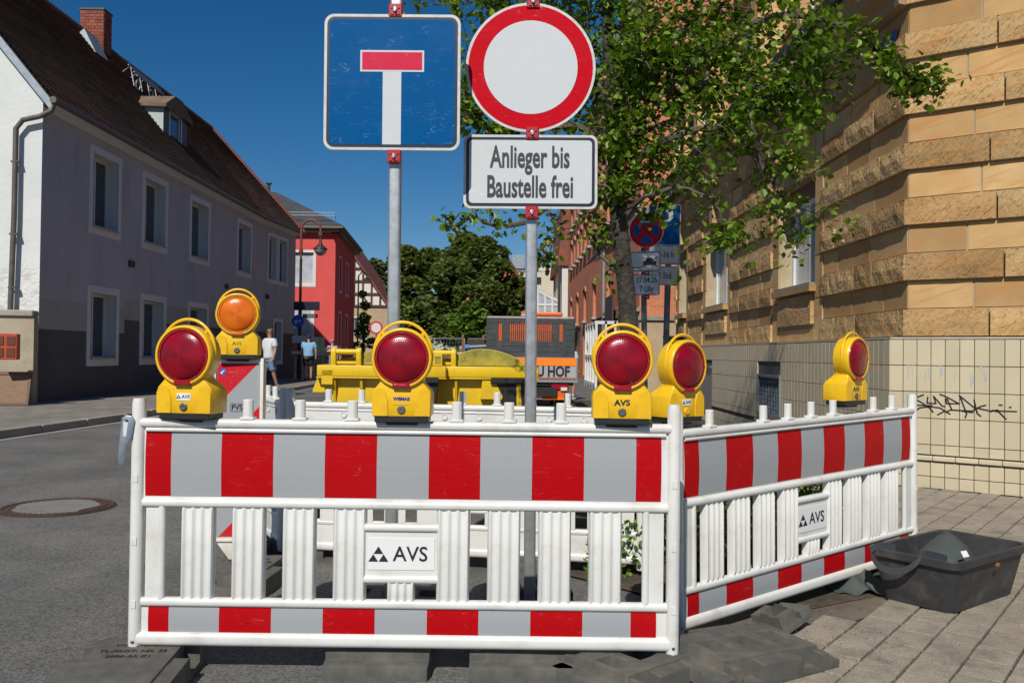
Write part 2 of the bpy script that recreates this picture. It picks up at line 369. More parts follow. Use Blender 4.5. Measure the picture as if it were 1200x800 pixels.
def barrier(label, loc, rotz, tilt=0, front=True, latch=True, hi=True, cut=()):
    t = thing('barrier_panel', label, 'barrier', loc, (0, -tilt, rotz), 'white plastic barrier panels round the roadworks')
    mb = MB()
    rail(mb, .03, BL-.03, .026, .054, .048)
    rail(mb, .05, BL-.05, .166, .034, .040)
    rail(mb, .05, BL-.05, .546, .034, .044)
    rail(mb, .04, BL-.04, .852, .036, .050)
    mb.box((BL/2, .004, .105), (BL-.09, .022, .12)); mb.box((BL/2, .004, .70), (BL-.09, .022, .29))
    # rim strip under the top rail, and moulded corner webs
    rail(mb, .06, BL-.06, .826, .016, .040)
    for x in (.095, BL-.095): mb.box((x, .002, .355), (.062, .026, .37))
    mb.build('frame', white_pl, t, smooth=45)
    for k, x in enumerate((.026, BL-.026)):
        p = MB(); p.tube([(x, 0, -.03), (x, 0, .0), (x, 0, .925), (x, 0, .945)], [.022, .026, .026, .022], 16)
        for z in (.16, .40, .64): p.box((x, -.0245, z), (.018, .006, .03))
        o = p.build('end_post', white_pl, t, smooth=40)
        for z in (-.012, .018): put(RIVET, 'rivet', o, (x, -.027, z))
    if True:
        for x in (.124, BL-.132): MB().tube([(x,-.005,.178),(x,-.005,.54)], .0145, 12).build('stile', white_pl, t, smooth=True)
    # nine bays : four slats, plate bay, four slats (positions measured along the panel)
    for x in (.262, .457, .652, .847, 1.245, 1.440, 1.635, 1.830):
        put(SLAT, 'slat', t, (x, 0, 0))
    cx = 1.046
    put(SHORT, 'short_slat', t, (cx, 0, 0))
    p = MB(); rail(p, cx-.145, cx+.145, .460, .030, .040); rail(p, cx-.145, cx+.145, .262, .030, .040); p.box((cx, .003, .36), (.285, .024, .19))
    pl_ = p.build('sign_plate', white_pl, t, smooth=45)
    if front:
        st = MB().prism([(cx-.128+px_, .361+pz) for px_, pz in [(.256*a+.0, b) for a, b in ((0,-.062),(1,-.062),(1,.062),(0,.062))]], 1, -.0115, -.0095).build('sticker', sticker_w, pl_, bevel=.0009)
        avs_logo(pl_, cx+.006, -.0125, .361, .060)
        for (z0, z1, nm, marks) in ((.572, .822, 'upper_reflective_sheet', (.058,.157,.350,.550,.748,.948,1.148,1.346,1.545,1.745,1.945,2.042)), (.048, .152, 'lower_reflective_sheet', (.078,.157,.350,.550,.748,.948,1.148,1.346,1.545,1.745,1.930,2.028))):
            p = MB(); zz = [(0, z0)] + [(-.012*math.sin(PI*k/6), z0+(z1-z0)*k/6) for k in range(1, 6)] + [(0, z1)]
            bow = .006 if z1-z0 > .2 else .003
            for i in range(len(marks)-1):
                for k in range(6):
                    a, b = zz[k], zz[k+1]
                    ya, yb = -.0085 - bow*math.sin(PI*k/6), -.0085 - bow*math.sin(PI*(k+1)/6)
                    p.poly([(marks[i], ya, a[1]), (marks[i+1], ya, a[1]), (marks[i+1], yb, b[1]), (marks[i], yb, b[1])], i % 2)
            p.build(nm, [sheet_red, sheet_grey], t)
    for k in range(9):
        if k in cut: continue
        put(PEG, 'peg', t, (.245+.2015*k, 0, .868))
        if True:
            put(PIN, 'dimple', t, (.145+.2015*k, .0165, .80))
    if latch:
        p = MB()
        pts = [(-.018,.855),(-.004,.862),(.008,.85),(.008,.78),(-.006,.755),(-.010,.69),(-.022,.682),(-.03,.695),(-.03,.75),(-.024,.80),(-.022,.85)]
        pts = [(x*1.25-.012, z) for x, z in pts]
        oi = [(-.028,.872),(-.012,.882),(.010,.880),(.022,.862),(.012,.80),(-.010,.765),(-.016,.70),(-.024,.688),(-.036,.692),(-.040,.72),(-.034,.80)]
        lt = MB().prism(oi[::-1], 1, -.024, -.034).build('latch', steel_g, t, bevel=.003, seg=2, smooth=40)
        MB().prism([(-.020,.80),(-.008,.80),(-.002,.855),(-.012,.862),(-.020,.855)], 1, -.033, -.0352).build('latch_slot', white_pl, lt)
        put(RIVET, 'rivet', lt, (-.008, -.0345, .862))
    return t
RIVET = MB().lathe([(.0065,0),(.0065,.002),(.004,.004)], 12, 1).mesh('rivet', bolt_m)
PIN = MB().lathe([(.019,0),(.019,-.004),(.015,-.0045),(.0145,-.001)], 16, 1).mesh('dimple', white_pl, smooth=30)
front_b = barrier('front striped white barrier facing the camera, with a grey latch at its left post', (-1.462, 3.36, .108), 0, tilt=rad(.0), cut=(0, 4, 8))
RA = math.atan2(1.45, 1.56)
right_b = barrier('striped white barrier receding to the right beside the black tub', (.712, 3.76, .052), math.atan2(1.33, 1.66), tilt=rad(1.1), latch=False, cut=(1, 6))
rear_b = barrier('plain back of a white barrier standing behind the sign poles', (.76, 4.87, .075), PI+rad(-8.2), tilt=rad(0), front=False, latch=False)
side_b = barrier('shaded white barrier receding behind the red and white beacon', (-1.36, 5.22, .075), rad(118), tilt=0, front=False, latch=False)

# ------------------------------------------------------------------ warning lamps
def lamp(label, loc, rotz, kind, amber=False, bolt=True, tilt=0):
    t = thing('warning_lamp', label, 'warning lamp', loc, (0, tilt, rotz), 'yellow battery warning lamps')
    zc, R_ = .243, .113
    out = [(-.112,.020),(.112,.020),(.113,.105),(.108,.122),(.083,.150)]
    a0 = math.asin((.165-zc)/R_)
    for k in range(25):
        a = a0 + (PI-2*a0)*k/24; out.append((R_*math.cos(a), zc+R_*math.sin(a)))
    out += [(-.083,.150),(-.108,.122),(-.113,.105)]
    mb = MB(); n_ = len(out)
    def dep(z): return .066 if z < .11 else max(.012, .066 - (z-.11)*.9)
    f = [mb.pt((x, -(.052 if z < .16 else .048), z)) for x, z in out]
    b = [mb.pt((x, dep(z)+.01, z)) for x, z in out]
    mb.face(f); mb.face(b[::-1])
    for i in range(n_): mb.face((f[(i+1) % n_], f[i], b[i], b[(i+1) % n_]))
    mb.build('body', lamp_y, t, smooth=35, bevel=.006, seg=2)
    # raised side cheeks and middle panel of the battery case
    for s in (-1, 1):
        p = MB(); q = [(s*.050,.022),(s*.110,.022),(s*.111,.100),(s*.104,.118),(s*.088,.132),(s*.070,.128),(s*.058,.112),(s*.052,.085)]
        p.prism(q if s < 0 else q, 1, -.052, -.057); p.build('side_cheek', lamp_y, t, bevel=.002, smooth=35)
    # rim
    p = MB(); n2 = 40; prof = [(.102,-.048),(.104,-.066),(.109,-.068),(.1145,-.064),(.116,-.045),(.1145,.0),(.108,.018)]
    rings = [[p.pt((r*math.cos(2*PI*k/n2), y, zc+r*math.sin(2*PI*k/n2))) for k in range(n2)] for r, y in prof]
    for a, c in zip(rings, rings[1:]):
        for k in range(n2): p.face((a[k], a[(k+1) % n2], c[(k+1) % n2], c[k]))
    p.build('rim', lamp_y, t, smooth=60)
    # handle
    p = MB(); pa = [(.112*math.cos(a), -.028, zc+.010+.128*math.sin(a)) for a in [rad(-8+196*k/28) for k in range(29)]]
    pb = [(x, -.018, z) for x, y, z in pa]
    p.tube(pa, .0062, 8)
    for a in (48, 132):
        ar = rad(a); p.tube([(.108*math.cos(ar), -.03, zc+.108*math.sin(ar)), (.119*math.cos(ar), -.027, zc+.010+.128*math.sin(ar))], .006, 6)
    p.build('handle', lamp_y, t, smooth=60)
    # lens
    lm, rm = (lens_amber, lens_rim_a) if amber else (lens_red, lens_rim)
    p = MB(); p.lathe([(.0985,.050),(.0975,.058),(.092,.062)] + [(.092*math.cos(rad(a)), .060+.024*math.sin(rad(a))) for a in (12,24,36,48,60,72,84)], 56, 1)
    o = p.build('lens', lm, t, smooth=60); o.location = (0,0,zc)
    p = MB(); ring = [(.0925,.061),(.094,.0655),(.1005,.0655),(.1035,.060),(.1035,.05)]
    rings = [[p.pt((r*math.cos(2*PI*k/n2), -h, zc+r*math.sin(2*PI*k/n2))) for k in range(n2)] for r, h in ring]
    for a, c in zip(rings, rings[1:]):
        for k in range(n2): p.face((a[k], a[(k+1) % n2], c[(k+1) % n2], c[k]))
    p.build('lens_ring', rm, t, smooth=60)
    MB().prism([(-.032,zc-.114),(.032,zc-.114),(.034,zc-.098),(-.034,zc-.098)], 1, -.05, -.073).build('lens_tab', rm, t, bevel=.003, smooth=30)
    for a in (90, 0, 180, -58, -122):
        put(SCREW, 'screw', t, (.0975*math.cos(rad(a)), -.0665, zc+.0975*math.sin(rad(a))))
    # case bolt
    p = MB().lathe([(.0155,0),(.0155,.004),(.012,.007),(.005,.007),(.0045,.004)], 20, 1)
    o = p.build('case_bolt', bolt_m if bolt else lamp_y, t, smooth=30); o.location = (0, -.0525, .047)
    for s in (-1, 1):
        put(DOT, 'vent_hole', t, (s*.011, -.0525, .118))
    p = MB().box((0,.006,.012),(.205,.115,.026)).box((0,.006,-.004),(.12,.07,.02)); p.build('black_foot', black_pl, t, bevel=.003)
    if kind == 'sticker':
        st = MB().box((0,-.0535,.085),(.056,.0015,.028)).build('sticker', sticker_w, t, bevel=.0005); avs_logo(st, .002, -.0548, .086, .0145)
    elif kind == 'AVS':
        text('AVS', .030, black_ink, t, (0,-.0528,.082), sx=1.15, bold=.0012)
    elif kind == 'WEMAS':
        MB().box((0,-.0532,.082),(.060,.0012,.034)).build('nameplate', mat('nameplate_yellow', (.74,.45,.02), .5), t)
        text('WEMAS', .0165, blue_ink, t, (0,-.0544,.088), sx=1.1, bold=.0009)
    elif kind == 'worn':
        text('AVS', .026, mat('worn_ink', (.30,.20,.03), .6, (.03,.03,.02), 120), t, (0,-.0528,.084), sx=1.1, bold=.0005)
    return t
SCREW = MB().lathe([(.003,0),(.003,.0015)], 8, 1).mesh('screw', bolt_m)
DOT = MB().lathe([(.002,0),(.002,.0008)], 8, 1).mesh('vent_hole', black_ink)
LT = .978
lamp('red warning lamp with white logo sticker at the left end of the front barrier', (-1.238, 3.36, LT), rad(-9), 'sticker')
lamp('red warning lamp with small blue lettering at the middle of the front barrier', (-.418, 3.36, LT-.001), 0, 'WEMAS')
lamp('red warning lamp with large black AVS lettering, by the right corner post', (.425, 3.36, LT), rad(-3), 'AVS')
lamp('red warning lamp with white sticker on the near end of the receding barrier', (.735, 3.84, LT-.024), math.atan2(1.33,1.66)-rad(2), 'sticker', bolt=False)
lamp('red warning lamp at the far end of the receding barrier, in front of tiled wall', (1.785, 4.625, LT+.018), math.atan2(1.33,1.66)+rad(2), 'AVS')
lamp('amber warning lamp on top of the red and white beacon', (-1.504, 4.78, 1.196), rad(8), 'worn', amber=True)

# ------------------------------------------------------------------ guide beacon
t = thing('guide_beacon', 'white beacon board with red diagonal stripe under the amber lamp', 'beacon', (-1.50, 4.80, .0), (0,0,rad(4)))
mb = MB().box((0,0,.70),(.245,.055,.98)); 
mb.box((-.128,-.004,.70),(.018,.075,1.0)); mb.box((.128,-.004,.70),(.018,.075,1.0)); mb.box((0,0,1.187),(.27,.06,.02)); mb.box((0,0,.205),(.27,.06,.02))
mb.prism([(-.115,.2),(-.02,.07),(.02,.07),(.115,.2)], 1, .02, -.02)
cream_pl = mat('cream_plastic', (.74,.70,.62), .45, (.66,.6,.52), 6, grime=((.4,.33,.25), 12, .4))
mb.build('case', cream_pl, t, bevel=.005, seg=2, smooth=30)
p = MB(); W2, z0, z1 = .115, .225, 1.172
# repeated diagonals falling to the lower left
def clipband(za, zb):
    # polygon of the band za<z-x*k<zb inside the board
    k = .85*1.25; P_ = []
    def cl(poly, f, c, sgn):
        out = []
        for i in range(len(poly)):
            a, b = poly[i], poly[(i+1) % len(poly)]; da, db = sgn*(f(a)-c), sgn*(f(b)-c)
            if da >= 0: out.append(a)
            if da*db < 0: tt = da/(da-db); out.append((a[0]+(b[0]-a[0])*tt, a[1]+(b[1]-a[1])*tt))
        return out
    q = [(-W2,z0),(W2,z0),(W2,z1),(-W2,z1)]; fn = lambda a: a[1]-a[0]*k
    q = cl(q, fn, za, 1); q = cl(q, fn, zb, -1) if q else q
    return q
b0 = 1.172 - .105*1.06
for i in range(-1, 8):
    q = clipband(b0-.245*i-(.245 if i%1 else 0)-.0, b0-.245*(i-1))
    if len(q) > 2: p.poly([(x, -.0292, z) for x, z in q], 0 if i % 2 == 0 else 1)
p.build('striped_sheet', [scratched('beacon_red', (.55,.02,.03), (.7,.5,.5), .6), sheet_grey], t)
st = MB().lathe([(.018,.0295),(.018,.0305)], 24, 1, c=(-.085,0,1.125)).build('round_arrow_sticker', mat('sticker_blue', (.02,.10,.5), .4), t)
MB().prism([(-.096,1.114),(-.084,1.114),(-.088,1.119),(-.075,1.132),(-.079,1.136),(-.092,1.123),(-.096,1.127)], 1, -.0306, -.0312).build('arrow', sticker_w, st)
bx = MB().box((-.005,-.030,.93),(.072,.001,.045)).build('logo_plate', black_ink, t)
MB().box((-.005,-.0308,.93),(.066,.0008,.039)).build('logo_field', sheet_grey, bx)
text('FVS', .040, black_ink, bx, (-.005,-.0318,.93), sx=1.0, bold=.0012)

# ------------------------------------------------------------------ base plates
def foot(label, loc, rot, ln=.8, wd=.40, writing=False, seed=0, flat=False):
    """recycled rubber foot : stepped block with long handles and slots"""
    t = thing('base_plate', label, 'base plate', loc, rot, 'rubber base plates under the barriers')
    mb = MB(); h = .10
    a_, c_, n0, n1 = .055, wd/2-.06, ln*.17, ln*.33
    xs = sorted({-wd/2,-c_,-a_,a_,c_,wd/2}); ys = sorted({-ln/2,-ln/2+.07,-n1,-n0,-.05,.05,n0,n1,ln/2-.07,ln/2})
    def hh(x, y):
        if abs(y) > ln/2-.07: return h-.045
        if abs(x) > c_ and n0 < abs(y) < n1: return .025
        if writing and y > -.06 and abs(x) < c_: return h
        if abs(x) < a_ and (abs(y) < .05 or n0 < abs(y) < n1): return .018
        if abs(x) > c_: return h-.012
        return h
    cells = [(xs[i], xs[i+1], ys[j], ys[j+1], hh((xs[i]+xs[i+1])/2, (ys[j]+ys[j+1])/2)) for i in range(len(xs)-1) for j in range(len(ys)-1)]
    bm = bmesh.new()
    H = {}
    for i in range(len(xs)-1):
        for j in range(len(ys)-1): H[i, j] = hh((xs[i]+xs[i+1])/2, (ys[j]+ys[j+1])/2)
    nx, ny = len(xs)-1, len(ys)-1
    for i in range(nx):
        for j in range(ny):
            z = H[i, j]; x0, x1, y0, y1 = xs[i], xs[i+1], ys[j], ys[j+1]
            mb.poly([(x0,y0,z),(x1,y0,z),(x1,y1,z),(x0,y1,z)])
            for (di, dj, a, b) in ((1,0,(x1,y0),(x1,y1)),(0,1,(x1,y1),(x0,y1)),(-1,0,(x0,y1),(x0,y0)),(0,-1,(x0,y0),(x1,y0))):
                zn = H.get((i+di, j+dj), .0)
                if zn < z - 1e-6: mb.poly([(a[0],a[1],zn),(b[0],b[1],zn),(b[0],b[1],z),(a[0],a[1],z)])
    o = mb.build('rubber_block', rubber, t, bevel=.006, seg=2, smooth=35)
    if writing:
        YW = .235
        text('WEMAS', .040, rubber_d, t, (0,YW,h+.001), (0,0,0), sx=1.3, name='moulded_lettering', ext=.002)
        text('TL-PROT. NR. 52', .034, rubber_d, t, (0,YW-.062,h+.001), (0,0,0), name='moulded_lettering', ext=.002)
        text('2006-3A K1', .034, rubber_d, t, (0,YW-.115,h+.001), (0,0,0), name='moulded_lettering', ext=.002)
    return t
rubber_d = mat('rubber_lettering', (.030,.030,.028), .9)
foot('rubber base plate with moulded lettering at the lower left corner of the photo', (-1.40, 3.12, 0), (rad(1.5), 0, rad(4)), writing=True, wd=.44)
foot('dark base plate under the front barrier, left of the middle gap', (-.505, 3.70, 0), (0,0,0))
foot('dark base plate under the front barrier, right of the middle', (.045, 3.70, 0), (0,0,rad(1)))
foot('worn brown-stained base plate under the right corner post of the front barrier', (.50, 3.36, .0), (0,0,rad(-50)), ln=.56)
foot('grey base plate lying tilted on another one right of the corner post', (.93, 3.46, .022), (rad(-3), rad(3), rad(-58)), ln=.66)
foot('broken piece of base plate lying tipped beneath the receding barrier', (1.22, 3.95, .01), (rad(18), rad(-10), rad(-60)), ln=.30, wd=.17)
foot('base plate carrying the no entry sign pole behind the front barrier', (.10, 4.62, 0), (0,0,rad(2)), ln=.9)
foot('base plate carrying the blue dead end sign pole', (-.55, 4.16, 0), (0,0,rad(87)), ln=.7)
foot('dusty base plate under the red and white beacon', (-1.42, 4.55, 0), (0,0,rad(-4)), writing=True, ln=.85)
foot('base plate under the left end of the rear barrier', (-1.18, 5.35, 0), (0,0,rad(80)), ln=.7)
foot('base plate under the far right end of the receding barrier, behind the tub', (2.12, 5.15, 0), (0,0,rad(-50)), ln=.75)

# ------------------------------------------------------------------ construction signs
def round_rect(w_, h, r, n=6, cx=0, cz=0):
    return [(p[0]+cx, p[1]+cz) for p in round_section(w_, h, r, n)]
def plate(name, pts, parent, y, th, m, back=None):
    mb = MB(); mb.prism(pts, 1, y+th, y, 0, m2=1 if back else 0); return mb.build(name, [m, back] if back else m, parent)
def clamp(parent, x, z, y=-.0):
    t = MB(); t.box((x, y-.012, z), (.062,.018,.062)); o = t.build('clamp', clamp_red, parent, bevel=.004, smooth=30)
    c = MB()
    for a in (45, 135, 225, 315): c.box((x+.02*math.cos(rad(a)), y-.022, z+.02*math.sin(rad(a))), (.014,.006,.014))
    c.build('clamp_rib', clamp_red, o)
    b = MB().lathe([(.011,0),(.011,.006),(.006,.008),(.006,.016)], 6, 1, c=(x, y-.021, z)).box((x, y-.032, z),(.006,.012,.022)); b.build('wing_bolt', galv, o, smooth=30)
def pole(parent, h, r, m, lean=0):
    MB().prism(round_section(2*r, 2*r, r*.35, 3), 2, 0, h, 0).build('pole', m, parent, smooth=30)
# dead end sign
t = thing('dead_end_sign', 'square blue dead end sign with red bar on a galvanised pole', 'road sign', (-.548, 4.06, .03), (0, rad(-.25), 0))
pole(t, 3.05, .028, galv)
z = 2.464; w_ = .632; x0 = -.012; py = -.045
plate('sign_board', round_rect(w_, .632, .045, 8, x0, z), t, py-.004, .012, sg_edge, sg_back)
plate('black_border', round_rect(w_-.026, .606, .036, 8, x0, z), t, py-.0052, .0014, sg_black)
plate('blue_field', round_rect(w_-.05, .582, .028, 8, x0, z), t, py-.0066, .0014, sg_blue)
zt = z+.097
MB().prism([(x0-.148,zt-.050),(x0+.148,zt-.050),(x0+.148,zt+.050),(x0-.148,zt+.050)], 1, py-.0062, py-.0078).prism([(x0-.043,z-.291),(x0+.043,z-.291),(x0+.043,zt-.0505),(x0-.043,zt-.0505)], 1, py-.0062, py-.0078).build('white_t_symbol', sg_white, t)
MB().prism([(x0-.139,zt-.041),(x0+.139,zt-.041),(x0+.139,zt+.041),(x0-.139,zt+.041)], 1, py-.007, py-.0088).build('red_bar', sg_pink, t)
clamp(t, 0, z-.345, py+.012); clamp(t, 0, z+.335, py+.012)
# no entry sign and its supplementary plate
t = thing('no_vehicles_sign', 'round white sign with red ring and German text plate below on a pole', 'road sign', (.10, 4.24, .05), (0, rad(-.35), 0))
pole(t, 3.2, .028, galv)
py = -.045; z = 2.58; R_ = .315; x0 = -.010
circ = lambda r, n_=64: [(x0+r*math.cos(2*PI*k/n_), z+r*math.sin(2*PI*k/n_)) for k in range(n_)]
plate('sign_disc', circ(R_), t, py-.004, .012, sg_edge, sg_back)
plate('red_ring', circ(R_-.013), t, py-.0054, .0016, sg_red)
plate('white_field', circ(R_*.722), t, py-.0068, .0016, sg_white)
zp = 2.073
pp = plate('text_plate', round_rect(.648, .358, .035, 8, x0+.002, zp), t, py-.004, .012, sg_edge, sg_back)
plate('black_border', round_rect(.622, .334, .026, 8, x0+.002, zp), pp, py-.0052, .0014, sg_black)
plate('white_field', round_rect(.594, .306, .018, 8, x0+.002, zp), pp, py-.0066, .0014, sg_white)
ink = mat('plate_lettering', (.035,.037,.042), .5)
text('Anlieger bis', .148, ink, pp, (x0+.0, py-.0078, zp+.066), sx=.545, bold=.0035)
text('Baustelle frei', .148, ink, pp, (x0+.0, py-.0078, zp-.078), sx=.545, bold=.0035)
clamp(t, .0, zp+.186, py+.012-.006); clamp(t, .0, zp-.197, py+.012); clamp(t, .0, z+.318, py+.012-.006)

# ------------------------------------------------------------------ wall builder
def wall(mb, O, U, w_, h, N_, openings=(), depth=.2, m=0, mr=None, ucuts=(), vcuts=(), mf=None, z0=0, closed=False):
    """vertical wall from O along U (w_ long), outward normal N_; openings (u0,u1,v0,v1) get reveals"""
    O = Vector(O); U = Vector(U).normalized(); N_ = Vector(N_).normalized(); Z = Vector((0,0,1)); mr = m if mr is None else mr
    us = sorted({0, w_, *ucuts, *[o[0] for o in openings], *[o[1] for o in openings]}); vs = sorted({z0, h, *vcuts, *[o[2] for o in openings], *[o[3] for o in openings]})
    P = lambda u, v, d=0: O + U*u + Z*v - N_*d
    for i in range(len(us)-1):
        for j in range(len(vs)-1):
            uc, vc = (us[i]+us[i+1])/2, (vs[j]+vs[j+1])/2
            if any(o[0] < uc < o[1] and o[2] < vc < o[3] for o in openings): continue
            mb.poly([P(us[i],vs[j]), P(us[i+1],vs[j]), P(us[i+1],vs[j+1]), P(us[i],vs[j+1])], mf(uc, vc) if mf else m)
    for a, b, c, d in openings:
        mb.poly([P(a,c),P(a,c,depth),P(a,d,depth),P(a,d)], mr); mb.poly([P(b,c,depth),P(b,c),P(b,d),P(b,d,depth)], mr)
        mb.poly([P(a,c),P(b,c),P(b,c,depth),P(a,c,depth)], mr); mb.poly([P(a,d,depth),P(b,d,depth),P(b,d),P(a,d)], mr)
        if closed: mb.poly([P(a,c,depth),P(b,c,depth),P(b,d,depth),P(a,d,depth)], mr)
glass = mat('window_glass', (.035,.045,.055), .06, coat=.5)
glass_sky = mat('window_glass_curtained', (.30,.34,.38), .12, (.42,.45,.48), 2, coat=.6)
frame_w = mat('window_frame_white', (.66,.66,.64), .45, (.58,.58,.56), 8)
def window(parent, O, U, N_, u0, u1, v0, v1, depth, surround=0, m_sur=None, g=None, mull=1, open_=False, sill=None, fr=.06, trans=0, m_fr=None):
    """casement set back in the opening, optional flat surround and sill; name window > frame, pane, sill"""
    O = Vector(O); U = Vector(U).normalized(); N_ = Vector(N_).normalized(); Z = Vector((0,0,1))
    R_ = Matrix((U, -N_, Z)).transposed().to_4x4(); M_ = Matrix.Translation(O + U*u0 + Z*v0) @ R_
    w_, h = u1-u0, v1-v0; mb = MB(); mb.M = M_; d = depth-.05; mfr = m_fr or frame_w
    for c, s in (((fr/2,d,h/2),(fr,.06,h)), ((w_-fr/2,d,h/2),(fr,.06,h)), ((w_/2,d,fr/2),(w_-2*fr,.06,fr)), ((w_/2,d,h-fr/2),(w_-2*fr,.06,fr))): mb.box(c, s)
    for k in range(1, mull+1): mb.box((w_*k/(mull+1), d-.002, h/2), (fr*1.1,.056,h-2*fr))
    if trans: mb.box((w_/2, d-.004, h*trans), (w_-2*fr,.05,fr))
    wn = mb.build('window', mfr, parent)
    n_ = mull+1
    for k in range(n_):
        p = MB(); p.M = M_
        p.box((w_*(k+.5)/n_, d+.01, h/2), (w_/n_-fr*1.05, .012, h-2*fr)); p.build('pane', g or glass, wn)
    if surround:
        s = surround; p = MB(); p.M = M_; y = .03
        for c, q in (((-s/2,-y/2+.01,h/2),(s,y,h+2*s)), ((w_+s/2,-y/2+.01,h/2),(s,y,h+2*s)), ((w_/2,-y/2+.01,-s/2),(w_,y,s)), ((w_/2,-y/2+.01,h+s/2),(w_,y,s))): p.box(c, q)
        p.build('surround', m_sur or frame_w, wn)
    if sill:
        p = MB(); p.M = M_; p.box((w_/2, depth/2-.05, .012), (w_-.01, depth+.06, .03)); p.build('sill', sill, wn)
    return wn

# ------------------------------------------------------------------ grey house on the left
lilac = mat('render_lilac_grey', (.42,.40,.415), .9, (.47,.45,.455), 1.6, .4, 40, world=True, stretch=(1,1,.3), grime=((.28,.27,.275), 2.0, .7))
band_m = mat('render_light_grey', (.36,.34,.30), .9, (.40,.38,.34), 1.5, .3, 40, world=True)
dark_m = mat('render_dark_grey', (.085,.08,.078), .9, (.11,.105,.10), 1.5, .4, 40, world=True, grime=((.11,.105,.1), 1.2, .5))
gable_w = mat('gable_white_plaster', (.60,.62,.60), .9, (.66,.67,.65), 1.4, .4, 12, world=True, bdist=.02)
rough_w = mat('rough_white_plaster', (.60,.61,.58), .9, (.70,.70,.67), 2.2, 1, 6, world=True, bdist=.06, grime=((.35,.33,.28), 2.5, .5))
rev_w = mat('reveal_white', (.56,.57,.55), .8, (.6,.6,.58), 3)
tile_old = mat('old_roof_tile', (.070,.050,.040), .85, (.105,.066,.048), .5, .5, 30, world=True, isl=.35, grime=((.22,.075,.04), .35, .6))
zinc = mat('zinc', (.30,.34,.36), .45, (.4,.43,.45), 6, metal=.6)
pipe_m = mat('downpipe_brown', (.10,.085,.07), .5, (.15,.13,.11), 8, metal=.3)
wood_dark = mat('dark_wood', (.045,.03,.022), .7, (.07,.05,.035), 10)
house = thing('grey_house', 'long lilac grey house with dark base and steep tiled roof on the left', 'house', (-9.87, 18.1, 0))
hinv = Matrix.Translation((9.87, -18.1, 0))
def hb(): b = MB(); b.M = hinv.copy(); return b
A = Vector((-9.87,18.1,0)); B = Vector((-9.87,33.5,0)); C_ = Vector((-9.45,37.7,0)); EZ = 6.47
UP = (3.95+.17, 6.02-.17); LO = (.84+.17, 2.74-.17)
W1 = [(20.12,21.78),(22.98,24.74),(26.38,28.2),(30.95,32.75)]
ops = []
for a, b in W1:
    for v in (UP, LO): ops.append((a-18.1+.18, b-18.1-.18, *v))
def hmf(u, v):
    st = .35 if u > 4.0 else 0
    return 2 if v < 1.65+st else (1 if v < 2.3+st*.6 else 0)
mb = hb()
wall(mb, A, (0,1,0), 15.4, EZ, (1,0,0), ops, .34, 0, 3, ucuts=(4.0,), vcuts=(1.65,2.0,2.3,2.51), mf=hmf)
UB = (C_-B); LB = UB.length; UBn = UB.normalized(); NB = Vector((UBn.y,-UBn.x,0))
ops2 = [(1.15,1.95,*UP),(2.3,3.15,*UP),(1.85,2.65,.85,2.45)]
wall(mb, B, UBn, LB, EZ, NB, ops2, .25, 0, 3, vcuts=(2.0,2.51), mf=lambda u, v: 2 if v < 2.0 else (1 if v < 2.51 else 0))
wall(mb, C_, (-1,.1,0), 7.26, EZ, (.1,1,0), m=0); mb.M = hinv.copy()
wall(mb, (-17.1,18.1,0), (1,0,0), 7.23, EZ, (0,-1,0), m=4, z0=2.9); wall(mb, (-17.1,18.1,0), (1,0,0), 7.23, 2.9, (0,-1,0), m=5)
wall(mb, (-17.1,38.4,0), (0,-1,0), 20.3, EZ, (-1,0,0), m=0)
RX, RZ = -13.5, 11.12
mb.poly([(-17.1,18.1,EZ),(-9.87,18.1,EZ),(RX,18.1,RZ-.1)], 4)
mb.build('wall', [lilac, band_m, dark_m, rev_w, gable_w, rough_w], house)
for u0, u1, v0, v1 in ops:
    wn = window(house, A, (0,1,0), (1,0,0), u0, u1, v0, v1, .34, .17, frame_w, sill=zinc, mull=1)
    wn.matrix_parent_inverse = hinv
for u0, u1, v0, v1 in ops2:
    wn = window(house, B, UBn, NB, u0, u1, v0, v1, .25, .14, frame_w, mull=0)
    wn.matrix_parent_inverse = hinv
# roof : overlapping tile courses
e0, e1, e2 = Vector((-9.60,17.95,EZ-.06)), Vector((-9.60,33.5,EZ-.06)), Vector((-9.17,38.0,EZ-.06))
r0, r1, r2 = Vector((RX,17.95,RZ)), Vector((RX,34.0,RZ)), Vector((-13.3,37.9,10.95))
mb = hb(); nc = 44
def roofpt(s, t):  # s 0..2 along, t 0..1 up
    e = e0.lerp(e1, s) if s <= 1 else e1.lerp(e2, s-1); r = r0.lerp(r1, s) if s <= 1 else r1.lerp(r2, s-1)
    return e.lerp(r, t)
Nn = Vector((.78,0,.62))
for k in range(nc):
    t0, t1 = k/nc, (k+1.15)/nc
    ss = [i*.62/15.4 for i in range(25)] + [1 + i*.14 for i in range(0, 8)]; ss = [s for s in ss if s < 1] + [1+i/7 for i in range(8)]
    off = .25*(k % 2)/15.4
    ss2 = [0] + [s+off for s in ss[1:-1] if s+off < 2] + [2]
    for a, b in zip(ss2, ss2[1:]):
        j1 = .004*rng.random()
        p0, p1, p2, p3 = roofpt(a, t0)+Nn*(.050+j1), roofpt(b, t0)+Nn*(.050+j1), roofpt(b, min(1,t1))+Nn*.006, roofpt(a, min(1,t1))+Nn*.006
        mb.poly([p0, p1, p2, p3]); mb.poly([roofpt(a,t0)-Nn*.01, roofpt(b,t0)-Nn*.01, p1, p0])
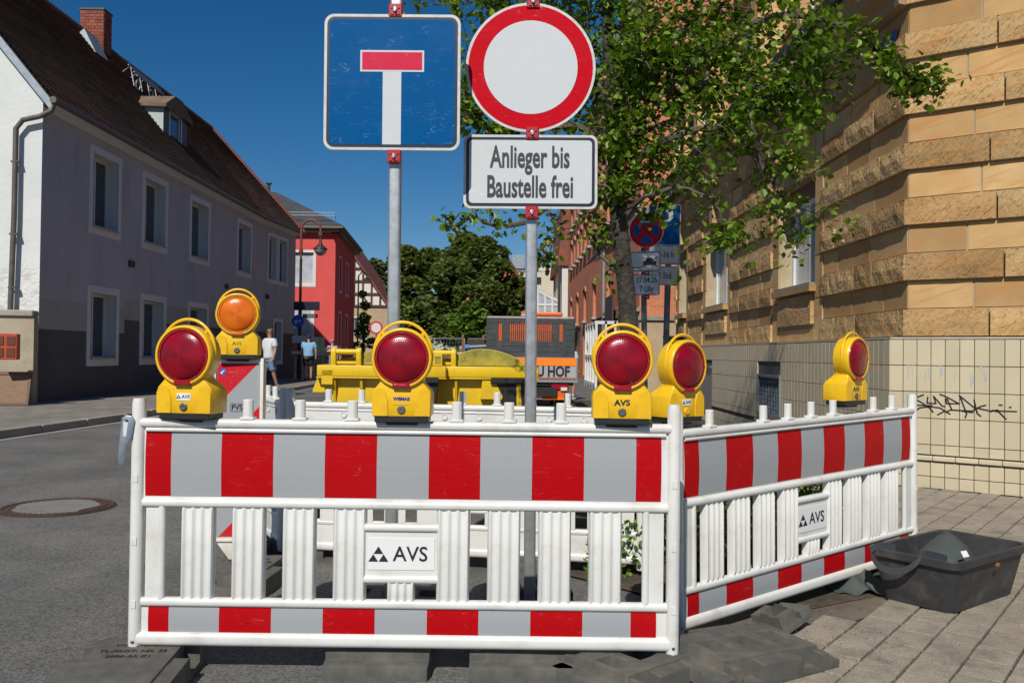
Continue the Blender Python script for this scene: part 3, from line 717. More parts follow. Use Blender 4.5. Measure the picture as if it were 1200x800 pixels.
def ribs(m, w_, amt=.5):
    n, L, b = N(m)
    sp = n.new('ShaderNodeSeparateXYZ'); L.new(n.new('ShaderNodeNewGeometry').outputs['Position'], sp.inputs[0])
    ml = n.new('ShaderNodeMath'); ml.operation = 'MULTIPLY'; ml.inputs[1].default_value = 2*PI/w_; L.new(sp.outputs[1], ml.inputs[0])
    sn = n.new('ShaderNodeMath'); sn.operation = 'SINE'; L.new(ml.outputs[0], sn.inputs[0])
    bp = n.new('ShaderNodeBump'); bp.inputs['Strength'].default_value = amt; bp.inputs['Distance'].default_value = .02; L.new(sn.outputs[0], bp.inputs['Height'])
    ex = b.inputs['Normal'].links
    if ex: L.new(ex[0].from_socket, bp.inputs['Normal'])
    L.new(bp.outputs[0], b.inputs['Normal'])
ribs(tile_old, .17)
mb.poly([(-17.3,17.95,EZ-.06),(-17.3,38.5,EZ-.06),r2,r1,r0])
ro = mb.build('roof', tile_old, house, kind='stuff')
red_tile = mat('red_ridge_tile', (.30,.06,.03), .8, (.12,.06,.045), 3, .4, 40, world=True, objr=.3)
p = hb(); p.tube([r0+Vector((0,0,.02)), r1+Vector((0,0,.02)), r2+Vector((0,0,.02))], .11, 8); p.build('ridge', tile_old, house)
p = hb(); p.tube([e2+Vector((.0,.02,.04)), r2+Vector((0,.02,.04))], .10, 8); p.build('verge', red_tile, house)
p = hb(); q0 = e0+Vector((-.0,-.03,-.03)); q1 = r0+Vector((0,-.03,-.03))
p.poly([q0, q0+Vector((0,0,-.22)), q1+Vector((0,0,-.22)), q1]); p.poly([q0+Vector((0,.22,.0)), q0, q1, q1+Vector((0,.22,0))]); p.poly([q0+Vector((0,.0,-.22)), q0+Vector((0,.15,-.22)), q1+Vector((0,.15,-.22)), q1+Vector((0,0,-.22))])
p.build('verge_flashing', zinc, house)
p = hb()
p.tube([(-9.56,17.9,EZ-.08),(-9.56,33.5,EZ-.08),(-9.13,37.9,EZ-.08)], .075, 8); p.build('gutter', pipe_m, house, smooth=True)
p = hb(); p.poly([(-9.86,18.1,EZ-.24),(-9.6,18.1,EZ-.10),(-9.6,33.5,EZ-.10),(-9.86,33.5,EZ-.24)]); p.poly([(-9.86,33.5,EZ-.24),(-9.6,33.5,EZ-.10),(-9.17,37.9,EZ-.10),(-9.44,37.7,EZ-.24)]); p.build('eaves_cove', rev_w, house)
p = hb(); p.tube([(-9.58,18.0,EZ-.12),(-9.62,17.96,EZ-.3),(-9.85,17.95,EZ-.42),(-10.20,17.95,EZ-.50),(-10.34,17.95,EZ-.68),(-10.34,17.95,4.0),(-10.38,17.95,2.0)], .055, 10)
for z in (5.1, 3.6, 2.5): p.box((-10.34,17.97,z),(.16,.12,.035))
p.build('downpipe', pipe_m, house, smooth=50)
# dormer
p = hb(); dx = -10.86; y0, y1 = 26.75, 28.7; zb, zt_ = 7.62, 8.86
wall(p, (dx,y0,0), (0,1,0), y1-y0, zt_, (1,0,0), [(.5,1.4,zb+.28,zb+1.15)], .1, 0, z0=zb-.05)
p.poly([(dx,y0,zt_),(dx,y1,zt_),(dx,(y0+y1)/2+.3,zt_+.38),(dx,(y0+y1)/2-.3,zt_+.38)], 0)
for y in (y0, y1): p.poly([(dx,y,zb-.05),(dx,y,zt_),(dx-1.15,y,zt_+.05)], 1)
dm = p.build('dormer', [mat('dormer_slate_grey', (.13,.14,.17), .7), mat('dormer_zinc_cheek', (.38,.44,.42), .6, (.45,.5,.48), 3)], house)
wn = window(dm, (dx,y0,0), (0,1,0), (1,0,0), .5, 1.4, zb+.28, zb+1.15, .1, .07, frame_w, g=mat('sky_glass', (.06,.12,.25), .1), mull=0); wn.matrix_parent_inverse = hinv
p = hb(); ym = (y0+y1)/2
a = Vector((dx+.14,y0-.16,zt_-.04)); b = Vector((dx+.14,y1+.16,zt_-.04)); c = Vector((dx+.1,ym+.3,zt_+.42)); d = Vector((dx+.1,ym-.3,zt_+.42)); e = Vector((dx-1.45,ym,zt_+.5)); f1 = Vector((dx-1.3,y0-.16,zt_+.0)); f2 = Vector((dx-1.3,y1+.16,zt_+.0))
for q in ((a,b,c,d),(a,d,e,f1),(b,f2,e,c),(d,c,e)): p.poly(q)
for q in ((a,f1),(b,f2),(a,b)): p.poly([q[0], q[1], q[1]-Vector((0,0,.1)), q[0]-Vector((0,0,.1))])
p.build('dormer_roof', mat('dormer_tile', (.13,.085,.055), .9, (.20,.14,.09), 3, .6, 20, world=True), house)
# chimney of single bricks on the front faces
brick_r = mat('chimney_brick', (.24,.055,.032), .85, (.30,.09,.05), 8, .4, 50, world=True, objr=.28)
mortar = mat('mortar', (.14,.12,.10), .9)
cy0, cx0 = 27.6, -13.9; ch = hb(); ch.box((cx0+.36, cy0+.28, 11.2), (.73,.56,1.75)); ch.box((cx0+.36,cy0+.28,12.10),(.80,.62,.05)); cho = ch.build('chimney', mortar, house)
bk = MB().box((0,0,0),(.172,.03,.085)).mesh('brick', brick_r)
for r in range(17):
    z = 10.42+.098*r
    for side, wdt in ((0, .73), (1, .56)):
        u = -wdt/2; first = .5 if r % 2 else 1
        while u < wdt/2-.02:
            l = min(.172*first, wdt/2-u-.004); first = 1
            c_ = u+l/2
            o = put(bk, 'brick', cho, (cx0+.36+c_, cy0-.002, z) if side == 0 else (cx0+.727, cy0+.28+c_, z), (0,0,0 if side == 0 else PI/2), (l/.172,1,1)); o.matrix_parent_inverse = hinv
            u += l+.012
# skylight and snow rack
def on_roof(Y, t, lift=.1): s = (Y-17.95)/15.55; return roofpt(s if s <= 1 else 1+(Y-33.5)/4.5, t) + Nn*lift
p = hb(); a, b, c, d = on_roof(25.9,.80,.05), on_roof(26.7,.80,.05), on_roof(26.7,.93,.22), on_roof(25.9,.93,.22)
p.poly([a,b,c,d], 0); 
for q in ((a,d),(b,c),(d,c)): p.poly([q[0], q[1], q[1]-Nn*.22, q[0]-Nn*.05], 0)
p.build('roof_hatch', [zinc], house)
p = hb()
for k, Y in enumerate((27.7,28.3,28.9,29.5)):
    a = on_roof(Y,.80,.05); b = on_roof(Y,.80,.36); c = on_roof(Y,.70,.05); p.tube([a,b,c], .02, 5)
    pass
for off in (0,.1,.2,.3): p.tube([on_roof(27.5,.72+off*.25,.36), on_roof(29.8,.72+off*.25,.36)], .02, 5)
for Y in (27.8,28.8,29.5): p.tube([on_roof(Y,.70,.15)+Vector((0,.16*math.cos(a),.16*math.sin(a))) for a in [2*PI*k/10 for k in range(11)]], .022, 5)
p.build('roof_walkway', galv, house)
p = hb()
for Y, z in ((22.4,3.45),(29.9,3.45),(34.5,3.4)): p.box((-9.85+(0 if Y < 33.5 else .12),Y,z),(.06,.3,.16))
p.build('wall_anchor', wood_dark, house)
one = text('1', 1.5, mat('painted_numeral', (.40,.40,.38), .8), house, (0,0,0), name='painted_numeral', sx=.6)
one.matrix_parent_inverse = hinv; one.rotation_euler = (PI/2, 0, math.atan2(UBn.y, UBn.x)); one.location = B + UBn*.95 + Vector((0,0,3.15)) + NB*.01

# beige garden wall with machine and board
t = thing('garden_wall', 'beige plastered low wall with stone cap beside the grey house', 'wall', (-9.7,17.7,0))
gw = mat('beige_plaster', (.36,.30,.21), .9, (.44,.38,.28), 1.5, .6, 20, world=True, grime=((.22,.18,.13), 2, .5)); t_i = Matrix.Translation((9.7,-17.7,0))
an = math.atan2(-.8, -3.4)
p = MB(); p.M = Matrix.Rotation(an, 4, 'Z'); p.box((1.75,.0,1.0),(3.5,.3,1.76)); p.build('wall', gw, t)
cm = MB().box((0,0,0),(.68,.42,.13)).mesh('cap_stone', mat('cap_stone', (.30,.27,.22), .9, (.38,.35,.29), 4, .4, 30, world=True), bevel=.02)
for k in range(5): put(cm, 'cap_stone', t, tuple(Matrix.Rotation(an,4,'Z') @ Vector((.35+.7*k,0,1.945))), (0,0,an))
t = thing('vending_machine', 'small orange red vending machine mounted on the beige wall', 'vending machine', tuple(at(8,406,16.75)), (0,0,an+PI))
orange_r = mat('vending_red', (.50,.07,.02), .45, (.4,.05,.02), 10, coat=.2)
MB().box((0,0,0),(.42,.2,.50)).build('casing', orange_r, t, bevel=.015)
for sx_ in (-.1,.1):
    for sz in (-.11,.11): MB().box((sx_,-.105,sz),(.15,.02,.17)).build('window', mat('vending_window', (.14,.05,.03), .2), t, bevel=.004)
p0_ = gr_ = at(14,482,16.6)
t = thing('wooden_board', 'brown wooden board leaning against the beige wall', 'board', (-9.86,16.95,.12), (rad(-14),0,rad(8)))
MB().box((0,0,.33),(.85,.035,.66)).build('panel', mat('board_wood', (.16,.085,.04), .6, (.22,.12,.06), 6, stretch=(1,1,6)), t, bevel=.005)
MB().box((0,-.025,.64),(.85,.02,.06)).box((0,-.025,.03),(.85,.02,.05)).box((-.4,-.025,.33),(.05,.02,.56)).box((.4,-.025,.33),(.05,.02,.56)).build('frame', mat('board_frame', (.12,.06,.03), .6), t)

# ------------------------------------------------------------------ red house
t = thing('red_house', 'red rendered house with white windows and dark slate hip roof', 'house', (-8.6,42,0)); ti = Matrix.Translation((8.6,-42,0))
redr = mat('red_render', (.60,.07,.062), .85, (.64,.085,.075), 1, .3, 20, world=True)
base_s = mat('sandstone_base', (.38,.28,.17), .9, (.45,.34,.2), 2, .5, 20, world=True)
p = MB(); p.M = ti.copy(); Rc = Vector((-8.6,42,0)); Rs = Vector((-9.3,51,0)); U2 = (Rs-Rc).normalized(); N2_ = Vector((U2.y,-U2.x,0)); L2 = (Rs-Rc).length
fo = [(2.0,3.0,4.72,6.05),(2.05,3.05,2.02,3.35),(.0,.9,4.72,6.05)]
fo = [(7-2.05,7-1.05,4.50,6.05),(7-2.1,7-1.1,1.9,3.4),(1.5,2.6,4.5,6.05),(1.5,2.6,1.9,3.4)]
wall(p, Rc+Vector((-7,0,0)), (1,0,0), 7, 7.0, (0,-1,0), fo, .18, 0, 0, vcuts=(1.0,), mf=lambda u, v: 1 if v < 1.0 else 0)
so = [(1.6,2.6,4.35,6.0),(4.6,5.6,4.35,6.0),(1.6,2.6,1.55,3.2),(4.6,5.6,1.55,3.2)]
wall(p, Rc, U2, L2, 7.0, N2_, so, .18, 0, 0, vcuts=(.9,), mf=lambda u, v: 1 if v < .9 else 0)
p.build('wall', [redr, base_s], t)
cur = mat('curtained_glass', (.34,.37,.42), .3, (.5,.52,.55), 3)
for q in fo: window(t, Rc+Vector((-7,0,0)), (1,0,0), (0,-1,0), *q, .18, .12, frame_w, g=cur, mull=0).matrix_parent_inverse = ti
for q in so: window(t, Rc, U2, N2_, *q, .18, .1, frame_w, g=cur, mull=0).matrix_parent_inverse = ti
t.location = (-9.42,46,-.12); t.scale = (1.095,1.095,1.095)
slate = mat('slate', (.045,.048,.055), .7, (.065,.07,.08), 1.5, .5, 20, world=True)
p = MB(); p.M = ti.copy()
eA = Vector((-8.15,41.5,7.3)); eB = Vector((-8.9,51.4,7.3)); eC = Vector((-17,41.5,7.3)); eD = Vector((-17,51.4,7.3)); rA = Vector((-12.7,46.3,9.75)); rB = Vector((-17,46.3,9.75))
for q in ((eA,eB,rA),(eC,eA,rA,rB),(eB,eD,rB,rA)): p.poly(q)
p.build('roof', slate, t)
gutm = mat('eaves_olive', (.16,.14,.09), .7)
p = MB(); p.M = ti.copy()
for a, b in ((eC,eA),(eA,eB)):
    d = (b-a).normalized(); n_ = Vector((d.y,-d.x,0))
    for (o1, z1_, z2_) in ((0,-.02,-.12),(-.18,-.12,-.30)):
        q = [a+n_*o1, b+n_*o1]; p.poly([q[0]+Vector((0,0,z2_)), q[1]+Vector((0,0,z2_)), q[1]+Vector((0,0,z1_)), q[0]+Vector((0,0,z1_))])
    p.poly([a+Vector((0,0,-.12)), a-n_*.2+Vector((0,0,-.12)), b-n_*.2+Vector((0,0,-.12)), b+Vector((0,0,-.12))]); p.poly([a-n_*.18+Vector((0,0,-.3)), a-n_*.6+Vector((0,0,-.3)), b-n_*.6+Vector((0,0,-.3)), b-n_*.18+Vector((0,0,-.3))])
p.build('eaves', gutm, t)
p = MB(); p.M = ti.copy()
for z in (.28,.42):
    p.tube([eC.lerp(rB,.1)+Vector((0,-.15,z)), eA.lerp(rA,.1)+Vector((0,-.15,z))], .02, 4)
for k in range(12): q = (eC.lerp(rB,.1)).lerp(eA.lerp(rA,.1), k/11); p.tube([q, q+Vector((0,-.15,.42))], .02, 4)
p.build('snow_guard', galv, t)
p = MB(); p.M = ti.copy(); q = [eA.lerp(eC,u).lerp(rA.lerp(rB,u), v)+Vector((0,-.06,.08)) for u, v in ((.36,.28),(.25,.28),(.25,.62),(.36,.62))]; p.poly(q); p.build('skylight', cur, t)
p = MB(); p.M = ti.copy(); p.tube([rA+Vector((-.4,0,-.1)), rA+Vector((-.4,0,.45))], .09, 8); p.box(tuple(rA+Vector((-.4,0,.45))),(.3,.3,.05)); p.build('vent_pipe', wood_dark, t)

# ------------------------------------------------------------------ half timbered house far down the street
t = thing('half_timbered_house', 'sandstone house with white half timbered gable beyond the red house', 'house', (-12.4,72,0)); ti = Matrix.Translation((12.4,-72,0))
p = MB(); p.M = ti.copy(); g0 = at(405,330,72); zE = at(455,357,72).z; X1 = at(456,360,72).x; apx = at(396,272,72)
wo_ = [(3.6,4.4,2.9,4.1),(1.0,1.8,2.9,4.1),(3.3,4.0,.3,2.2)]
wall(p, (X1-6.5,72,0), (1,0,0), 6.5, zE-.2, (0,-1,0), wo_, .2, 0)
p.poly([(X1-8.6,72,zE-.2),(X1,72,zE-.2),(apx.x,72,apx.z)], 1)
wall(p, (X1,72,0), (0,1,0), 9, zE-.2, (1,0,0), m=0)
white_r = mat('white_infill', (.62,.60,.55), .9, (.68,.66,.6), 3)
p.build('wall', [base_s, white_r], t)
for q in wo_[:2]: window(t, (X1-6.5,72,0), (1,0,0), (0,-1,0), *q, .2, .1, frame_w, mull=1).matrix_parent_inverse = ti
p = MB(); p.M = ti.copy(); H_ = apx.z-(zE-.2); slope = (X1-apx.x)/H_
for z in (0,1.0,2.05,3.1,4.1,5.1):
    x1 = X1-slope*z; p.box(((x1+apx.x)/2-.2,71.93,zE-.2+z+.08),(x1-apx.x+.4,.12,.16))
k = 0
for i in range(9):
    x = X1-.75-i*.72; top = min((X1-x)/slope, H_)
    p.box((x,71.94,zE-.2+top/2),(.13,.1,top))
for i in range(3): p.tube([(X1-1.6-i*1.5,71.93,zE-.1),(X1-2.3-i*1.5,71.93,zE+.9)], .07, 4)
p.build('timber_frame', mat('timber_red_brown', (.10,.035,.022), .8), t, kind='stuff')
p = MB(); p.M = ti.copy(); a = Vector((X1+.35,71.6,zE-.5)); b = Vector((apx.x,71.6,apx.z+.15)); d = Vector((0,9.6,0)); up = Vector((0,0,.2))
p.poly([a,a+d,b+d,b]); p.poly([a-up,a,b,b-up]); p.poly([a-up, b-up, b-up+Vector((0,.4,0)), a-up+Vector((0,.4,0))]); p.build('roof', red_tile, t)

# ------------------------------------------------------------------ street lamp and signs on the left
t = thing('street_lamp', 'tall red brown street lamp with curved arm in front of the red house', 'street lamp', (-8.8,36,.0), (0,rad(0),0))
lm = mat('lamp_pole_dark', (.03,.018,.016), .5); lr = mat('lamp_pole_red_brown', (.17,.05,.042), .5)
MB().tube([(0,0,0),(0,0,3.2)], .075, 10).tube([(0,0,0),(0,0,1.0)], .10, 10).tube([(0,0,3.2),(0,0,5.1)], .055, 10).build('pole', lm, t, smooth=True)
MB().tube([(0,0,5.0),(0,0,6.3)]+[(.40-.40*math.cos(a),0,6.3+.42*math.sin(a)) for a in [PI*k/10 for k in range(1,11)]]+[(.8,0,6.15)], .05, 10).tube([(0,0,5.35),(0,0,5.5)], .085, 10).tube([(.8,0,6.2),(.8,0,6.05)], .09, 8).build('arm', lr, t, smooth=True)
p = MB().lathe([(.04,6.05),(.06,5.8),(.10,5.68),(.29,5.52),(.30,5.48)], 20, 2, c=(.8,0,0)); p.build('lamp_shade', lm, t, smooth=50)
MB().lathe([(.25,5.48),(.26,5.42),(.17,5.28),(.04,5.22)], 20, 2, c=(.8,0,0)).build('lamp_glass', mat('lamp_glass', (.38,.30,.30), .15, coat=.5), t, smooth=True)
t = thing('direction_sign', 'two dark finger boards fixed to the street lamp pole', 'direction sign', (-8.8,35.9,0))
db = mat('finger_board_dark', (.008,.012,.025), .4)
MB().box((.30,-.02,3.13),(1.06,.06,.36)).build('board', db, t, bevel=.01); MB().box((.45,-.02,2.72),(.62,.06,.16)).build('board', db, t, bevel=.01)
p = MB()
for k in range(9): p.box((.2+.055*k,-.053,2.72),(.035,.004,.05+.02*(k % 2)))
p.build('tiny_print', sg_back, t)
t = thing('blue_round_sign', 'small round blue sign on the street lamp pole', 'road sign', (-8.83,35.86,0))
MB().lathe([(.26,0),(.26,.03)], 28, 1, c=(-.02,0,2.5)).build('disc', mat('round_sign_blue', (.01,.09,.5), .4), t)
MB().box((-.02,-.035,2.5),(.28,.006,.05)).box((-.1,-.035,2.42),(.05,.006,.12)).build('symbol', sg_white, t)
MB().box((0,0,1.75),(.5,.03,.3)).build('lower_plate', sg_white, t); MB().box((-.05,0,1.2),(.44,.03,.12)).build('strip_plate', sg_white, t)
t = thing('notice_board', 'small green and white notice beyond the lamp pole', 'notice', (-9.0,40.4,0))
MB().box((.0,0,1.5),(.55,.05,.85)).build('board', mat('notice_green', (.45,.6,.2), .5, (.7,.75,.6), 4), t); MB().tube([(-.2,0,.0),(-.2,0,1.1)], .03, 6).tube([(.2,0,0),(.2,0,1.1)], .03, 6).build('post', galv, t)
# distant no-entry sign
q = at(441,384,42); t = thing('distant_ban_sign', 'far small round white sign with red ring beside the galvanised pole', 'road sign', (q.x,42,0))
MB().tube([(0,0,0),(0,0,q.z)], .04, 8).build('pole', galv, t); MB().lathe([(.32,0),(.32,.02)], 32, 1, c=(0,-.05,q.z)).build('red_disc', mat('ban_red', (.55,.01,.02), .5), t)
MB().lathe([(.235,0),(.235,.02)], 32, 1, c=(0,-.06,q.z)).build('white_centre', mat('ban_white', (.6,.6,.6), .5), t)
q = at(358,375,60); t = thing('far_street_lamp', 'thin dark street lamp in front of the timbered house', 'street lamp', (at(419,400,60).x,60,0))
MB().tube([(0,0,0),(0,0,6.5),(.3,0,6.9),(.6,0,6.6)], .06, 6).build('pole', lm, t); MB().lathe([(.05,6.6),(.12,6.4),(.35,6.2)], 12, 2, c=(.6,0,0)).build('lamp_shade', lm, t)

# ------------------------------------------------------------------ sandstone corner building on the right
stone_c = [((.43,.255,.098),(.53,.345,.155)), ((.47,.295,.12),(.56,.38,.18)), ((.36,.21,.082),(.46,.29,.125))]
def stone_mat(name, c1, c2, rough_, streak=True):
    m = mat(name, c1, .88, c2, 1.6, .35 if not rough_ else .9, 60 if not rough_ else 26, world=True, bdist=.003 if not rough_ else .012, objr=.18, grime=((.24,.18,.11), 3.0, .3) if rough_ else ((.50,.22,.07), 1.3, .35))
    n, L, b = N(m); src = b.inputs['Base Color'].links[0].from_socket
    co = n.new('ShaderNodeNewGeometry').outputs['Position']; oi = n.new('ShaderNodeObjectInfo').outputs['Random']
    ad = n.new('ShaderNodeVectorMath'); ad.operation = 'ADD'; L.new(co, ad.inputs[0])
    sc_ = n.new('ShaderNodeMath'); sc_.operation = 'MULTIPLY'; sc_.inputs[1].default_value = 37; L.new(oi, sc_.inputs[0]); L.new(sc_.outputs[0], ad.inputs[1])
    m0 = n.new('ShaderNodeMapping'); m0.inputs['Rotation'].default_value = (.12,.22,0); L.new(ad.outputs[0], m0.inputs[0]); mp = n.new('ShaderNodeMapping'); mp.inputs['Scale'].default_value = (1.2,1.2,11); L.new(m0.outputs[0], mp.inputs[0])
    nz = n.new('ShaderNodeTexNoise'); nz.inputs['Scale'].default_value = 1.1; nz.inputs['Detail'].default_value = 5; nz.inputs['Distortion'].default_value = 1.2; L.new(mp.outputs[0], nz.inputs['Vector'])
    mr = n.new('ShaderNodeMapRange'); mr.inputs['From Min'].default_value = .52; mr.inputs['From Max'].default_value = .68; mr.inputs['To Max'].default_value = .62; L.new(nz.outputs['Fac'], mr.inputs['Value'])
    mx = n.new('ShaderNodeMix'); mx.data_type = 'RGBA'; L.new(mr.outputs[0], mx.inputs['Factor']); L.new(src, mx.inputs['A']); mx.inputs['B'].default_value = (.50,.22,.06,1)
    L.new(mx.outputs['Result'], b.inputs['Base Color'])
    if rough_:   # diagonal chisel marks: relief
        bp0 = b.inputs['Normal'].links[0].from_socket
        m4 = n.new('ShaderNodeMapping'); m4.inputs['Rotation'].default_value = (.6,.75,0); L.new(co, m4.inputs[0]); m3 = n.new('ShaderNodeMapping'); m3.inputs['Scale'].default_value = (9,9,40); L.new(m4.outputs[0], m3.inputs[0])
        n3 = n.new('ShaderNodeTexNoise'); n3.inputs['Scale'].default_value = 1; n3.inputs['Detail'].default_value = 3; L.new(m3.outputs[0], n3.inputs['Vector'])
        cr = n.new('ShaderNodeValToRGB'); cr.color_ramp.elements[0].position = .33; cr.color_ramp.elements[1].position = .50; L.new(n3.outputs['Fac'], cr.inputs[0])
        b3 = n.new('ShaderNodeBump'); b3.inputs['Strength'].default_value = 1; b3.inputs['Distance'].default_value = .007; L.new(cr.outputs[0], b3.inputs['Height']); L.new(bp0, b3.inputs['Normal']); L.new(b3.outputs[0], b.inputs['Normal'])
    return m
st_s = [stone_mat('smooth_sandstone', *c, False) for c in stone_c]; st_r = [stone_mat('chiselled_sandstone', *c, True) for c in stone_c]
core_m = mat('stone_joint', (.42,.34,.22), .9, (.36,.28,.18), 5, world=True)
bld = thing('sandstone_building', 'sandstone corner building with banded blocks above a tiled base', 'building', (3.7,8.5,0))
bi = Matrix.Translation((-3.7,-8.5,0))
SC = Vector((3.80,8.44,0)); NL = Vector((-1,0,0)); UL = Vector((0,1,0)); NR = Vector((-.6,-.8,0)); UR = Vector((.8,-.6,0))
Z0 = 1.457; PH = .27
WIN = [(2.6,4.1),(7.1,8.8),(10.75,11.55)]; WZ = (2.18,3.62)
TOPL = 4.72
def bpart(mb, name, m, parent=bld, **k):
    o = mb.build(name, m, parent, **k); return o
core = MB(); core.M = bi.copy()
REC = .052
lo_ops = [(a-SC.y+8.44, b, WZ[0], WZ[1]) for a, b in WIN]
wall(core, SC-NL*(REC+.008)+UL*.031, UL, 11.97, TOPL, NL, [(a-.031, b-.031, *WZ) for a, b in WIN], .30, 0, 0)
wall(core, SC-NR*(REC+.008)+UR*.031, UR, 6.0, 9.5, NR, m=0)
wall(core, SC+Vector((REC+.02,0,0))+UL*12.0, (1,0,0), 4, TOPL, (0,1,0), m=0)
wall(core, SC+Vector((REC+.02,0,TOPL)), UL, .45, 4.8, NL, m=0)
bpart(core, 'wall_core', core_m)
unit = MB()   # unit block 1x1x1 centred, outer face at y=0, body behind (+y)
def block_mesh(m, ch=.03):
    bm = bmesh.new(); c = ch
    mb = MB(); mb.box((0,.5,0),(1,1,1)); return mb
blocks = {}
def block(parent, O, U, Nn_, u0, u1, v0, v1, out, m, name='stone_block', rough_=False):
    """one ashlar block with its own size; rough ones get an uneven pillowed face"""
    U = Vector(U); Nn_ = Vector(Nn_); g = .003
    mb = MB(); mb.M = bi.copy(); P = lambda u, v, d: Vector(O) + U*u + Vector((0,0,v)) + Nn_*d
    u0 += g; u1 -= g; v0 += g; v1 -= g; n1 = max(2, min(6, int((u1-u0)/.12))) if rough_ else 1; n2 = 2 if rough_ else 1; e = .012
    gr_ = []
    for j in range(n2+1):
        row = []
        for i in range(n1+1):
            u = u0+(u1-u0)*i/n1; v = v0+(v1-v0)*j/n2
            edge = i in (0, n1) or j in (0, n2)
            d = out + (0 if not rough_ else (rng.uniform(-.004,.012) if not edge else rng.uniform(-.012,-.004)))
            ue = u + (e if i == 0 else (-e if i == n1 else 0))*.5; ve = v + (e if j == 0 else (-e if j == n2 else 0))*.5
            row.append(mb.pt(P(ue, ve, d)))
        gr_.append(row)
    for j in range(n2):
        for i in range(n1): mb.face((gr_[j][i], gr_[j][i+1], gr_[j+1][i+1], gr_[j+1][i]))
    loop = gr_[0][:] + [gr_[j][n1] for j in range(1, n2+1)] + gr_[n2][:-1][::-1] + [gr_[j][0] for j in range(n2-1, 0, -1)]
    back = []
    for i in loop:
        co = Vector(mb.v[i]); w0 = bi.inverted() @ co; back.append(mb.pt(w0 - Nn_*(out+.06)))
    nL = len(loop)
    for k in range(nL): mb.face((loop[(k+1) % nL], loop[k], back[k], back[(k+1) % nL]))
    return mb.build(name, m, parent)
def course(O, U, Nn_, a, b, v0, v1, out, rough_, ln, seed, first=0):
    r = random.Random(seed); u = a
    while u < b-.01:
        l = ln*r.uniform(.75,1.3); 
        if first and u == a: l = first
        nu = min(b, u+l)
        if b-nu < ln*.35: nu = b
        mm = (st_r if rough_ else st_s)[r.randrange(3)]
        block(bld, O, U, Nn_, u, nu, v0, v1, out, mm, rough_=rough_); u = nu
nband = 12
for k in range(nband):
    v0 = Z0 + PH*k; v1 = v0+PH; rough_ = k % 2 == 0
    out = 0 if rough_ else -REC
    for a, b in ((-.0, WIN[0][0]-.28), (WIN[0][1]+.28, WIN[1][0]-.28), (WIN[1][1]+.25, WIN[2][0]-.25), (WIN[2][1]+.25, 12.0)):
        course(SC+NL*0, UL, NL, a + (.026 if (a == 0 and not rough_) else 0), b, v0, min(v1, TOPL), out, rough_, .62 if rough_ else .72, k*31+int(a*7))
    # frames round the windows
for (a, b) in WIN:
    for (x0_, x1_) in ((a-.28, a), (b, b+.28)):
        v = Z0
        while v < TOPL-.05:
            nv = min(v+.54, TOPL); block(bld, SC, UL, NL, x0_, x1_, v, nv, -REC+.012, st_s[int(v*7) % 3]); v = nv
    block(bld, SC, UL, NL, a, b, Z0, Z0+.17, -REC+.012, st_s[0]); block(bld, SC, UL, NL, a+.06, b-.06, Z0+.21, WZ[0]-.12, .0, st_r[1], rough_=True)
    block(bld, SC, UL, NL, a-.06, b+.06, WZ[0]-.10, WZ[0], .05, st_s[2], name='window_sill')
    v = WZ[1]; 
    n_ = 3
    for i in range(n_): block(bld, SC, UL, NL, a+(b-a)*i/n_, a+(b-a)*(i+1)/n_, WZ[1], TOPL, -REC+.012, st_s[i % 3])
    block(bld, SC, UL, NL, (a+b)/2-.13, (a+b)/2+.13, WZ[1]+.12, WZ[1]+.62, .07, st_s[1], name='keystone')
for k in range(18):
    v0 = Z0 + PH*k; rough_ = k % 2 == 0
    course(SC, UR, NR, 0 if rough_ else .026, 3.6, v0, v0+PH, 0 if rough_ else -REC, rough_, .86 if rough_ else 1.05, 900+k, first=(.74 if rough_ else .52) + .06*((k*7) % 3))
# windows with white frames and wooden shutter box
shut = mat('wood_shutter', (.17,.085,.05), .6, (.22,.12,.07), 20, stretch=(1,1,30), world=True)
for (a, b) in WIN:
    wn = window(bld, SC-NL*REC, UL, NL, a, b, WZ[0], WZ[1]-.22, .26, 0, g=glass_sky, mull=1, fr=.075, sill=zinc); wn.matrix_parent_inverse = bi
    p = MB(); p.M = bi.copy()
    for k in range(6): p.box((3.8+.24, SC.y+(a+b)/2, WZ[1]-.02-.038*k), (.05, b-a-.01, .034))
    p.build('roller_shutter', shut, bld)
# cornice in steps, gutter
corn_m = mat('cornice_stone', (.30,.21,.12), .9, (.38,.28,.17), 2, .4, 30, world=True, grime=((.12,.09,.06), 2, .6))
p = MB(); p.M = bi.copy()
prof = [(0,TOPL-.02),(-.10,TOPL+.0),(-.12,TOPL+.12),(-.26,TOPL+.16),(-.28,TOPL+.26),(-.34,TOPL+.30),(-.34,TOPL+.36),(.3,TOPL+.40),(.3,TOPL-.02)]
p.prism([(3.85+a, z) for a, z in prof][::-1], 1, SC.y+.02, SC.y+12.2); p.build('cornice', corn_m, bld)
p = MB(); p.M = bi.copy(); p.prism([(3.85-.40,TOPL+.38),(3.85-.30,TOPL+.38),(3.85-.28,TOPL+.50),(3.85-.42,TOPL+.50)], 1, SC.y+.3, SC.y+12.2); p.build('gutter', mat('gutter_dark', (.05,.045,.038), .7), bld)
